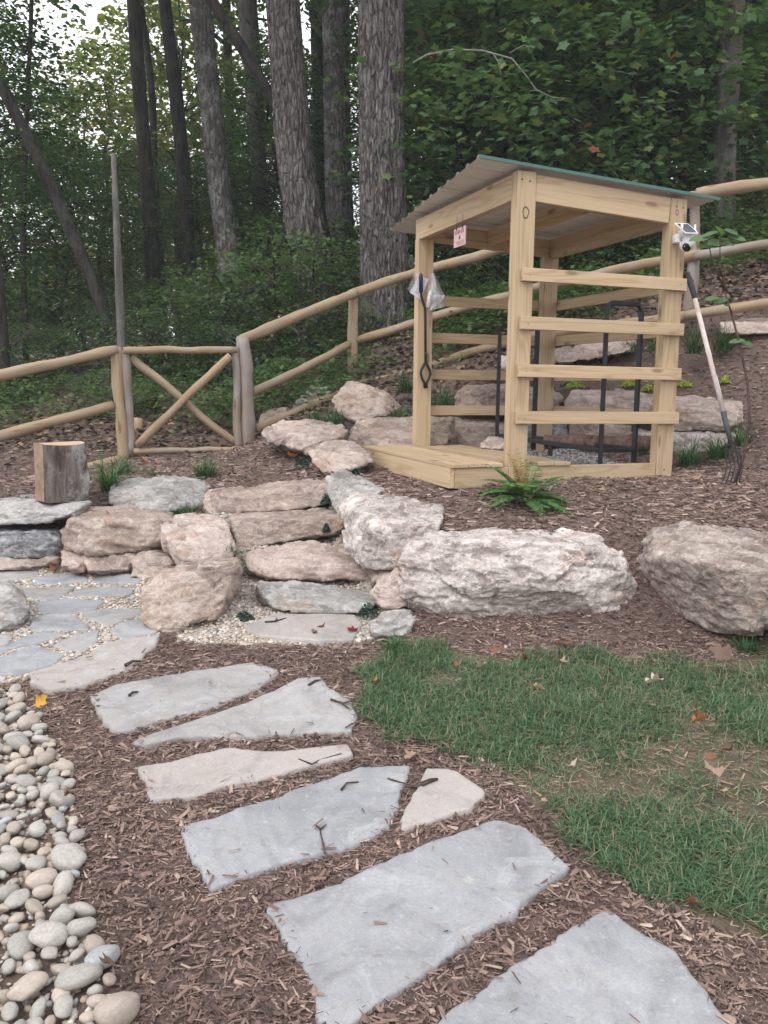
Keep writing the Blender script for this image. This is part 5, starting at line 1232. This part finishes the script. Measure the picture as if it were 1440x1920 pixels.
for (u, v, s, az) in ((1312, 448, .15, 3.0), (1330, 440, .14, 2.2), (1350, 432, .14, 1.2), (1372, 436, .15, .6), (1385, 448, .12, .1), (1340, 455, .15, 4.0), (1322, 462, .12, 3.6), (1360, 458, .13, 5.2), (1350, 564, .12, 3.2), (1335, 560, .10, 3.0), (1362, 572, .10, 4.5), (1382, 640, .11, 2.7), (1402, 645, .11, .3)):
    r = np.random.default_rng(u); D = np.array([[math.cos(az), math.sin(az)*.6, -.15]]); X, Y, Z = basis(D, np.array([[r.normal(0, .3), -.65, .75]]))
    V, F = scatter(OV_V, OV_F, np.array([[0, 0, 0.]]), X, Y, Z, np.array([[s, s, s]])); o = link('leaf', pym('leaf', V, [tuple(f) for f in F], True), M['leaf_maple'], sap); o.location = sp(u, v, 6.0)

# ------------------------------------------------------------------ the wood
def trunk_tree(label, pts, Y, m, top=14., fur=0., n=16, group='tree trunks standing in the wood behind the fence', crown='leaf_dark', name='forest_tree', lean=None, limbs=4, seed=1, broken=False, cs=3.2):
    """pts: (u, v, width in picture points) from the foot up."""
    P = [at(u, v, Y) for u, v, w_ in pts]; Rr = [w_/2*Y/FPX for u, v, w_ in pts]
    f = P[0].copy(); zg = g1(f[0], f[1]); d = (P[1]-P[0]); d /= abs(d[2])
    if P[0][2] > zg: P.insert(0, f-d*(f[2]-zg+.2)*np.array([.5, .5, 1])); Rr.insert(0, Rr[0]*1.15)
    e = P[-1]-P[-2]; e = e/np.linalg.norm(e)
    if not broken:
        e2 = e*.6+np.array([0, 0, .4]); e2 /= np.linalg.norm(e2); L_ = max(2., top-P[-1][2]); P.append(P[-1]+e2*L_*.5); Rr.append(Rr[-1]*.75); P.append(P[-1]+e2*L_*.5); Rr.append(Rr[0]*.25)
    P = np.array(P); Rr = np.array(Rr)
    s = np.r_[0, np.cumsum(np.linalg.norm(np.diff(P, axis=0), axis=1))]; step = .05 if fur else .25; k = int(s[-1]/step)+2; t = np.linspace(0, s[-1], k)
    Q = np.c_[[np.interp(t, s, P[:, i]) for i in range(3)]].T
    for _ in range(int(1.0/step)): Q[1:-1] = (Q[:-2]+2*Q[1:-1]+Q[2:])/4
    rr = np.interp(t, s, Rr); rr *= 1+.35*np.exp(-t/.35)*(1 if not broken else 0)
    tr = empty(name, P[0], label, 'tree', group)
    V, F = tube_arr(Q-P[0], rr, n, True, seed, 0)
    ax = np.repeat(Q-P[0], n, 0); D = V-ax; th = np.tile(np.arange(n)*2*math.pi/n, k); zz = np.repeat(t, n)
    if fur:
        c1 = np.c_[np.cos(th)*3.6, np.sin(th)*3.6, zz*1.7]; rid = np.abs(fbm(c1*np.array([2.2, 2.2, 1.4])+.35*fbm(c1*3, seed, 2)[:, None], seed, 3, .6))
        sc_ = 1+fur*(.5-np.clip(rid*2.6, 0, 1))*-1*-1
        sc_ = 1+fur*(np.clip(rid*2.4, 0, 1)-.5)+.05*fbm(np.c_[np.cos(th), np.sin(th), zz*.4], seed+7, 2)
    else: sc_ = 1+.07*fbm(np.c_[np.cos(th)*1.2, np.sin(th)*1.2, zz*1.2], seed, 3)
    V = ax+D*sc_[:, None]; trk = link('trunk', pym('trunk', V, F, True), m, tr)
    if not broken:
        r = np.random.default_rng(seed+50); CC, DD = [], []
        for q in range(limbs):
            tt = r.uniform(.62, .97)*s[-1]; b0 = np.array([np.interp(tt, s, P[:, i]) for i in range(3)])-P[0]; az = r.uniform(0, 6.28); ln = r.uniform(1.2, 2.6)*cs/3.2
            e1 = b0+np.array([math.cos(az)*ln, math.sin(az)*ln, r.uniform(.2, 1.2)]); mid = (b0+e1)/2+np.array([0, 0, .25]); tube('limb', m, [b0, mid, e1], [.06, .04, .015], 6, tr)
            for z_ in range(26):
                ctr = b0*.2+e1*.8+r.normal(0, 1, 3)*np.array([1.1, 1.1, .7])*cs/3.2; CC.append(ctr); DD.append(ctr-b0+r.normal(0, .5, 3))
        V, F = spray_cloud(r, np.array(CC), np.array(DD), 20, .9, .17); leafy('crown', V, F, M[crown], tr)
    return tr
T = trunk_tree
T('thickest furrowed grey trunk, just behind the fence left of the shed', [(722, 630, 90), (722, 540, 84), (716, 300, 76), (713, 0, 72)], 11.8, M['bark_furrow'], fur=.18, n=150, seed=11)
T('second thickest furrowed trunk, pale and leaning, seen above the vine-covered foot', [(590, 560, 66), (572, 430, 62), (548, 250, 58), (530, 0, 56)], 13, M['bark_furrow'], fur=.18, n=120, seed=12)
T('lichen-spotted trunk between the two thickest furrowed ones', [(642, 500, 48), (634, 330, 46), (632, 150, 44), (630, 0, 46)], 16, M['bark_lichen'], fur=.12, n=80, seed=13)
T('slightly leaning pale lichened trunk left of the furrowed pair', [(428, 470, 40), (412, 360, 38), (394, 180, 38), (374, 0, 38)], 15, M['bark_lichen'], fur=.10, n=70, seed=14)
T('dark thin trunk leaning hard to the left across the furrowed pair', [(600, 390, 20), (560, 270, 20), (510, 185, 20), (455, 90, 20), (392, 0, 22)], 14, M['bark_dark'], seed=15, limbs=3)
T('dark straight trunk left of the pale lichened one', [(352, 440, 26), (345, 330, 25), (330, 170, 24), (308, 0, 22)], 17, M['bark_dark'], seed=16)
T('mossy dark trunk with a fork and side branches, left of centre', [(288, 500, 28), (278, 360, 26), (262, 180, 24), (250, 0, 24)], 17, M['bark_dark'], seed=17, crown='leaf_mid')
T('bare broken snag standing behind the gate', [(226, 600, 15), (220, 450, 13), (213, 288, 9)], 11, M['bark_grey'], broken=True, seed=18)
T('dark trunk leaning left towards the corner of the picture', [(195, 575, 24), (130, 430, 23), (85, 320, 22), (20, 195, 20), (-40, 80, 18)], 13, M['bark_dark'], seed=19)
T('grey trunk behind the leaning dark one, left of the furrowed pair', [(492, 430, 30), (484, 280, 28), (464, 0, 34)], 19, M['bark_grey'], seed=20, crown='leaf_mid')
T('smooth grey trunk on the right, rising behind the top fence rail', [(1355, 430, 42), (1358, 250, 40), (1370, 100, 40), (1374, 0, 42)], 11.6, M['bark_grey'], seed=21)
T('dark trunk deep in the wood right of the thickest trunk', [(850, 400, 24), (846, 200, 24), (838, 0, 28)], 20, M['bark_dark'], seed=22)
T('slim dark trunk just right of the thickest trunk', [(802, 400, 15), (796, 200, 15), (790, 0, 16)], 20, M['bark_dark'], seed=23)
T('slim upright sapling trunk at far left', [(47, 610, 10), (42, 450, 10), (48, 280, 8), (60, 0, 7)], 14, M['bark_dark'], seed=24, limbs=2)
T('stout dark trunk cut off by the left edge', [(10, 720, 22), (0, 560, 22), (-20, 400, 20), (-50, 100, 20)], 12, M['bark_dark'], seed=25)
T('slender trunk between the dark straight trunk and the pale lichened one', [(432, 400, 14), (430, 200, 14), (424, 0, 16)], 23, M['bark_dark'], seed=26, crown='leaf_mid')
T('dark trunk half hidden behind the lichen-spotted one', [(604, 420, 24), (600, 200, 24), (592, 0, 22)], 20, M['bark_dark'], seed=27)
T('thin trunk right of the mossy forked one', [(300, 470, 14), (290, 330, 13), (285, 160, 12), (262, 0, 12)], 20, M['bark_dark'], seed=28, limbs=2, crown='leaf_yellow')

def sapling_tree(seed, H, R_, z0, nsp, per, leaf, leafmat, barkmat, shape=None, splen=.8):
    r = np.random.default_rng(seed); root = empty('understory_tree', (0, 0, 0)); n = 9
    tp = [(0, 0, -.4)]+[(r.normal(0, .04)*k, r.normal(0, .04)*k, H*k/n) for k in range(1, n+1)]; tp = np.array(tp)
    tube('trunk', M[barkmat], tp, np.linspace(.035+H*.007, .012, len(tp)), 7, root)
    CC, DD, LV, LF = [], [], [], []
    for q in range(nsp):
        h = z0+(H-z0)*r.random()**.85; az = r.uniform(0, 6.28); prof = math.sin(math.pi*min(1, max(.05, (h-z0)/(H-z0)*.85+.12)))**.6; ln = R_*prof*r.uniform(.35, 1.05)
        b0 = np.array([np.interp(h, tp[:, 2], tp[:, i]) for i in range(3)]); c = b0+np.array([math.cos(az)*ln, math.sin(az)*ln, ln*r.uniform(-.05, .35)])
        CC.append(c); DD.append(np.array([math.cos(az), math.sin(az), r.uniform(-.2, .35)]))
        if q % 9 == 0: LV.append(tube_arr([b0-np.array([0, 0, .15]), (b0+c)/2+np.array([0, 0, .05]), c], [.02, .014, .006], 5, False))
    V, F = join_py(LV); o = link('branches', pym('branches', V, F, True), M[barkmat], root); o['kind'] = 'stuff'
    V, F = spray_cloud(r, np.array(CC), np.array(DD), per, splen, leaf, shape); leafy('crown', V, F, M[leafmat], root); return root
def clone(root):
    c = root.copy(); COL.objects.link(c)
    for ch in root.children: d = ch.copy(); COL.objects.link(d); d.parent = c; d.matrix_parent_inverse = ch.matrix_parent_inverse
    return c
protos = {
 'dark': [sapling_tree(201, 8.5, 2.3, 1.2, 560, 20, .13, 'leaf_dark', 'bark_dark'), sapling_tree(202, 7.0, 2.5, .8, 560, 20, .12, 'leaf_dark', 'bark_dark')],
 'mid': [sapling_tree(203, 9.0, 2.4, 1.8, 520, 20, .13, 'leaf_mid', 'bark_dark'), sapling_tree(204, 6.5, 2.1, 1., 460, 20, .12, 'leaf_mid', 'bark_dark')],
 'yellow': [sapling_tree(205, 9.5, 2.2, 2.6, 130, 24, .19, 'leaf_yellow', 'bark_dark'), sapling_tree(206, 8.0, 2.0, 2., 120, 24, .19, 'leaf_yellow', 'bark_dark')],
 'maple': [sapling_tree(207, 4.6, 1.7, .5, 270, 12, .155, 'leaf_maple', 'bark_dark', MAPLE, .6), sapling_tree(208, 3.8, 1.8, .4, 250, 12, .15, 'leaf_maple', 'bark_dark', MAPLE, .6)],
 'shrub': [sapling_tree(209, 2.2, 1.1, .1, 150, 11, .10, 'leaf_mid', 'bark_grey', None, .5), sapling_tree(210, 1.9, 1.2, .05, 150, 12, .085, 'leaf_mid', 'bark_dark', None, .45)]}
WOODS = []
LAB = {'dark': 'dense dark green understory tree in the shade of the wood', 'mid': 'mid green understory tree filling the wood behind the fence', 'yellow': 'thin yellow-green backlit tree on the left side of the wood',
       'maple': 'young maple with broad lobed leaves behind the shed', 'shrub': 'leafy dark shrub growing low behind the log fence'}
GRP = {'dark': 'dark understory trees in the wood', 'mid': 'mid green understory trees in the wood', 'yellow': 'yellow-green backlit trees in the wood', 'maple': 'young maples behind the shed', 'shrub': 'shrubs along the back of the fence'}
used = set()
def put(kind, u, Y, s=1., lift=0.):
    k = len([1 for a in used if a[0] == kind]) % 2; root = protos[kind][k]
    o = root if (kind, k) not in [a[:2] for a in used] else clone(root); used.add((kind, k, len(used)))
    if kind in ('maple', 'shrub'): o.name = {'maple': 'young_maple', 'shrub': 'shrub'}[kind]
    x = (u-720)/FPX*Y*1.01; o.location = (x, Y, g1(x, Y)-.1+lift); o.rotation_euler = (random.uniform(-.05, .05), random.uniform(-.05, .05), random.uniform(0, 6.28)); o.scale = (s, s, s*random.uniform(.9, 1.1))
    tag(o, LAB[kind], {'shrub': 'shrub'}.get(kind, 'tree'), GRP[kind]); WOODS.append((kind, u, o))
R2 = random.Random(5)
# left side: loose and yellowish with sky between
for u, Y, s in ((60, 26, .7), (170, 27, 1.1), (300, 25, 1.0), (390, 30, 1.2), (470, 26, 1.0), (110, 34, 1.1), (250, 36, 1.2), (420, 40, 1.3), (340, 21, .9), (560, 32, 1.), (200, 22, .85)): put('yellow', u, Y, s)
for u, Y, s in ((-60, 19, .9), (130, 20, .7), (280, 28, .75), (520, 24, .8), (545, 26, .75), (440, 20, .6), (350, 46, .9), (500, 50, 1.)): put('mid', u, Y, s)
for u, Y, s in ((30, 15, .62), (120, 16.5, .6), (-70, 14, .8), (380, 18, .55), (500, 17.5, .6), (590, 19, .65), (230, 22, .6)): put('dark', u, Y, s)
# right side: close, dark and continuous
for u, Y, s in ((870, 18, 1.), (850, 16, .95), (930, 15, .9), (1010, 17, 1.1), (1090, 15.5, 1.), (1170, 17, 1.1), (1250, 16, 1.), (1300, 19, 1.2), (1420, 16.5, 1.1), (1500, 15, 1.), (880, 22, 1.3), (980, 24, 1.4), (1120, 22, 1.4), (1240, 24, 1.4), (1380, 22, 1.3), (1460, 24, 1.4), (850, 24, 1.1), (820, 14, .6), (1580, 18, 1.1), (1060, 29, 1.6), (1200, 30, 1.6), (1340, 29, 1.6), (900, 30, 1.6), (1500, 30, 1.6)): put('dark', u, Y, s)
for u, Y, s in ((960, 19, 1.), (1140, 19, 1.), (1300, 15, .7), (1440, 19, 1.), (1040, 20, 1.), (1210, 20.5, 1.)): put('mid', u, Y, s)
for u, Y, s in ((960, 12.6, 1.0), (1040, 12.2, .95), (1110, 12.8, 1.05), (1180, 12.4, .9), (1260, 13.2, 1.), (1010, 13.8, 1.2), (1140, 14.0, 1.2), (880, 13.2, .9), (1490, 13.4, .8), (1255, 13, .6)): put('maple', u, Y, s)
for u, Y, s_ in ((30, 12.5, .55), (-40, 14, .7), (95, 14, .5), (160, 13, .5), (215, 14.5, .55), (270, 13.2, .6), (320, 12.8, .7), (365, 13.5, .6), (410, 12.6, .65), (445, 12.2, .85), (490, 12.0, .75), (535, 12.4, .95),
    (575, 11.6, .65), (615, 12.8, .85), (655, 12.8, .55), (510, 14, .8), (600, 15, .9), (620, 11.3, .5), (450, 11.4, .45), (350, 15.5, .8), (250, 16, .7), (120, 17, .7), (40, 17, .8), (690, 14.5, .9), (222, 10.1, .3), (300, 10.4, .3), (150, 10.3, .28),
    (790, 11.8, .5), (840, 12.2, .6), (900, 11.9, .5), (960, 11.5, .5), (1030, 11.3, .45), (1100, 11.6, .55), (1170, 11.4, .5), (1230, 11.0, .5), (1290, 11.5, .45), (1420, 11.9, .4), (1440, 11.0, .55), (1500, 11.5, .6), (1420, 13.5, .6)): put('shrub', u, Y, s_)
for k in protos:
    for o in protos[k]:
        if 'label' not in o: tag(o, LAB[k], 'tree', GRP[k])
r = np.random.default_rng(77); n = 5200; u = r.uniform(-250, 900, n); Y = r.uniform(55, 75, n); x = (u-720)/FPX*Y
top = np.interp(u, [-250, 0, 120, 260, 400, 600, 900], [4, 4.5, 6.5, 9, 11, 5, 14])*(1+.25*fbm(np.c_[u/60., Y*0, Y*0], 5, 3)); z = gz_raw(x, Y)+top*r.random(n)**.8
az = r.uniform(0, 6.28, n); V, F = spray_cloud(r, np.c_[x, Y, z], np.c_[np.cos(az), np.sin(az), 0*az], 9, 1.6, .55); stuff('distant_wood', V, F, M['leaf_yellow'])
vine = empty('bare_vine', at(775, 118, 11.2), 'pale bare vine arching through the dark foliage above the shed', 'vine')
def vn(u, v, Y=11.2): return Vector(at(u, v, Y))-vine.location
vm_ = mat_bark('vine_bark', (.16, .15, .13), (.27, .26, .23), (.33, .34, .30), .3, 2)
tube('stem', vm_, [vn(775, 118), vn(800, 103), vn(850, 93, 11.1), (vn(905, 95, 11.)), vn(960, 110, 10.9), vn(985, 140, 10.8), vn(1005, 168, 10.8), vn(1035, 183, 10.8), vn(1068, 184, 10.9)], [.014, .013, .012, .012, .011, .010, .009, .008, .005], 6, vine)
tube('side_shoot', vm_, [vn(925, 100, 10.95), vn(936, 120, 10.9), vn(940, 148, 10.9)], [.007, .006, .004], 5, vine)
tube('side_shoot', vm_, [vn(955, 100, 10.9), vn(975, 88, 10.9), vn(985, 84, 10.9), vn(1000, 104, 10.9)], [.007, .006, .005, .003], 5, vine)
# low leafy undergrowth on the forest floor and the upper bank
x, y, r = visible_pts(15000, -7, 8, 8.6, 15, 31, lambda x, y: np.clip(.45+.6*fbm(np.c_[x, y, 0*x]*.7, 8, 3), 0, 1)); k = ((x < -.5) & (y > 9.1)) | (y > 9.5); x, y = x[k], y[k]; n = len(x)
C = np.c_[x, y, gz(x, y)+r.uniform(.05, .38, n)]; az = r.uniform(0, 6.28, n)
V, F = spray_cloud(r, C, np.c_[np.cos(az), np.sin(az), r.uniform(-.1, .5, n)], 14, .35, .075); o = stuff('undergrowth', V, F, M['leaf_mid'])

def nth(n):
    W_ = ['', 'first', 'second', 'third', 'fourth', 'fifth', 'sixth', 'seventh', 'eighth', 'ninth', 'tenth', 'eleventh', 'twelfth', 'thirteenth', 'fourteenth', 'fifteenth', 'sixteenth', 'seventeenth', 'eighteenth', 'nineteenth', 'twentieth']
    T_ = {2: 'twenty', 3: 'thirty', 4: 'forty'}
    return W_[n] if n <= 20 else (T_[n//10]+'-'+W_[n % 10] if n % 10 else {30: 'thirtieth', 40: 'fortieth'}[n])
SHORT = {'dark': 'dense dark green understory tree in the wood', 'mid': 'mid green understory tree in the wood', 'yellow': 'thin yellow-green backlit tree', 'maple': 'young broad-leaved maple behind the shed', 'shrub': 'low leafy shrub behind the fence'}
for kd in SHORT:
    for i_, (a_, u_, o_) in enumerate(sorted([w_ for w_ in WOODS if w_[0] == kd], key=lambda w_: w_[1])): o_['label'] = SHORT[kd]+', '+nth(i_+1)+' from the left of its kind'

# ------------------------------------------------------------------ fallen leaves and twigs
LC = {'orange': (.42, .15, .05), 'yellow': (.62, .36, .05), 'red': (.26, .035, .03), 'rust': (.24, .105, .06), 'tan': (.42, .29, .21), 'brown': (.19, .12, .09), 'pale': (.50, .42, .35), 'purple': (.16, .075, .075)}
LM = {k: mat_leaf('fallen_'+k, [tuple(x*.85 for x in c), c], .15, .6, .1) for k, c in LC.items()}
def fallen(u, v, c, wpx, label, lift=.012, tilt=.35, Y=None, z=None):
    p = og(u, v) if Y is None else at(u, v, Y); r = np.random.default_rng(u*3+v); s_ = wpx*1.3*p[1]/FPX
    nn = 22; ang = np.linspace(0, 2*math.pi, nn+1)[:-1]; ln = (.66+.16*np.cos(5*ang+.2)+.10*np.cos(9*ang+r.uniform(0, 6))+.14*np.cos(ang))*r.uniform(.9, 1.1, nn); V = [(0, 0, 0)]; cu = r.uniform(.35, .9); ca = r.uniform(0, 3.14)
    for k in (0, 1):
        for a, l in zip(ang, ln):
            q = l*(.5 if k == 0 else 1.)*.55; X_, Y_ = q*math.cos(a), q*math.sin(a)*.8; w_ = X_*math.cos(ca)+Y_*math.sin(ca); V.append((X_, Y_, cu*w_*w_*2.4+r.normal(0, .02)))
    F = [(0, i+1, (i+1) % nn+1) for i in range(nn)]+[(i+1, nn+i+1, nn+(i+1) % nn+1, (i+1) % nn+1) for i in range(nn)]
    o = link('fallen_leaf', pym('fallen_leaf', np.array(V)*s_, F, True), LM[c]); zz = g1(p[0], p[1]) if z is None else z
    o.location = (p[0], p[1], (zz if Y is None else p[2])+lift*(2.7 if .035 < lift < .06 else 1)+.01); o.rotation_euler = (r.normal(0, tilt), r.normal(0, tilt), r.uniform(0, 6.28)); tag(o, label, 'leaf', 'autumn leaves fallen on the ground')
for a in ((78, 1383, 'yellow', 26, 'bright yellow-orange leaf lying between river stones and mulch', .05), (703, 1293, 'orange', 20, 'orange leaf at the left corner of the lawn', .03), (1052, 1220, 'orange', 26, 'orange leaf on the mulch below the huge whitish boulder'),
    (985, 1243, 'red', 30, 'dark red leaf where mulch meets lawn below the whitish boulder'), (928, 1270, 'rust', 24, 'rusty leaf standing in the grass at the back of the lawn', .04), (856, 1293, 'rust', 16, 'small rust leaf in the back left of the lawn', .04), (902, 1304, 'pale', 26, 'pale folded leaf in the back left of the lawn', .045),
    (1048, 1294, 'tan', 32, 'tan lobed leaf in the back middle of the lawn', .045), (1008, 1330, 'brown', 28, 'brown leaf above the curled one in mid lawn', .045), (1010, 1353, 'tan', 36, 'curled tan and brown leaf in mid lawn', .045), (1222, 1334, 'pale', 40, 'pale lobed oak leaf in the right of the lawn', .045),
    (1345, 1275, 'brown', 44, 'large tan crumpled leaf at the far right back of the lawn', .045), (1068, 1502, 'pale', 26, 'whitish leaf at the lawn edge beside the triangular slab', .045), (1052, 1488, 'tan', 16, 'small tan leaf touching the whitish one at the lawn edge', .045), (1160, 1490, 'brown', 32, 'long brown curled leaf in the middle of the lawn', .05),
    (1305, 1410, 'orange', 34, 'orange and tan leaf beside the bare patch of lawn', .04), (1335, 1495, 'rust', 28, 'rust leaf just above the large tan one on the right of the lawn', .05), (1340, 1525, 'tan', 48, 'large tan leaf low on the right of the lawn', .05), (1357, 1467, 'purple', 34, 'dark purplish leaf right of the bare patch', .04),
    (1350, 1560, 'tan', 22, 'small tan leaf below the large one on the right of the lawn', .05), (1297, 1723, 'rust', 34, 'red-brown leaf at the lower right edge of the lawn', .03), (770, 1430, 'tan', 34, 'tan leaf on the mulch above the triangular slab'), (215, 974, 'rust', 26, 'rust leaf on top of the scooped brown wall boulder', 0., 5.75),
    (548, 862, 'orange', 22, 'orange leaf beside the dark sprig near the cream boulder', .03, 6.85), (103, 1076, 'rust', 22, 'reddish leaf on the patio flagstones, farther left'), (155, 1084, 'brown', 18, 'dark curled leaf on the back row of patio flagstones'), (212, 1085, 'brown', 22, 'brown leaf on the patio flagstones near the base stones'),
    (601, 1184, 'rust', 16, 'small rust leaf on the pinkish slab at the foot of the steps'), (662, 1190, 'red', 24, 'dark red leaf at the right end of the foot slab'), (590, 1196, 'brown', 16, 'brown leaf at the lower edge of the foot slab'), (212, 1862, 'brown', 64, 'big brown maple leaf on the river stones at the bottom left', .07),
    (130, 1530, 'purple', 26, 'purplish leaf tucked beside a white river stone', .07), (1125, 925, 'tan', 20, 'tan leaf on the mulch in front of the right shed post'), (1400, 1195, 'orange', 14, 'tiny orange leaf at the foot of the angular brown boulder'), (1020, 1515, 'tan', 15, 'tiny tan leaf on the mulch right of the triangular slab'),
    (1300, 905, 'tan', 24, 'tan leaf on the mulch between shed post and garden fork'), (150, 795, 'rust', 20, 'rust leaf behind the left fence run', .03), (270, 868, 'orange', 18, 'orange leaf in front of the gate near the left gatepost')):
    fallen(*a[:5], lift=a[5] if len(a) > 5 else .012, Y=a[6] if len(a) > 6 else None)
tw = mat_bark('fallen_twig', (.05, .035, .03), (.13, .085, .07), (.25, .2, .18), .3, 2)
def twig(label, lines, r_=.0045, lift=.026, name='twig'):
    p0 = og(*lines[0][0]); root = empty(name, (p0[0], p0[1], g1(p0[0], p0[1])+lift), label, 'twig', 'twigs and sticks lying on the slabs')
    for L_ in lines:
        P = []
        for i, (u, v) in enumerate(L_): q = og(u, v); P.append((q[0]-p0[0], q[1]-p0[1], g1(q[0], q[1])+lift-root.location.z+.004*math.sin(i*2)))
        tube('stick', tw, P, np.linspace(r_, r_*.55, len(P)), 6, root, .1)
twig('forked twig standing out on the blue-grey slab', [[(609, 1619), (606, 1600), (603, 1585), (600, 1572)], [(601, 1572), (590, 1562)], [(601, 1572), (612, 1566)]], .004)
twig('short dark bent twig at the top of the blue-grey slab', [[(640, 1497), (650, 1486), (672, 1479)]])
twig('thin twig crossing the gap beside the triangular slab', [[(727, 1478), (742, 1484), (772, 1489)]], .0035)
twig('thick stub of bark lying on the triangular slab', [[(790, 1487), (806, 1480), (820, 1476)]], .010)
twig('stubby stick at the top edge of the wide grey slab', [[(579, 1297), (592, 1292), (603, 1286)]], .009)
twig('dark twig near the right end of the wide grey slab', [[(620, 1326), (640, 1332), (656, 1340)], [(640, 1332), (660, 1330)]], .005)
twig('small stick on the first long pale slab', [[(242, 1317), (250, 1313), (259, 1309)]], .007)
twig('forked grey twig on the pinkish foot slab', [[(497, 1177), (515, 1176), (537, 1168)], [(515, 1176), (520, 1170)]], .006)
twig('short stick at the corner of the cream slab', [[(235, 1258), (250, 1252), (264, 1249)]], .009)
twig('wiry twig lying across the mulch and narrow beige slab', [[(560, 1440), (585, 1448), (600, 1436), (640, 1428)]], .004)

# ------------------------------------------------------------------ haze volume added to grey and lift the dark wood
HZ = bpy.data.materials.new('haze'); HZ.use_nodes = True; t_ = HZ.node_tree; t_.nodes.clear(); o_ = t_.nodes.new('ShaderNodeOutputMaterial'); v_ = t_.nodes.new('ShaderNodeVolumePrincipled')
v_.inputs['Color'].default_value = (.86, .90, .94, 1); v_.inputs['Density'].default_value = .0019; t_.links.new(v_.outputs[0], o_.inputs['Volume'])
bm = box_bm(250, 250, 36, 0, (0, 0, 12)); hz = link('haze', bm_mesh('haze', bm), HZ, kind='stuff')
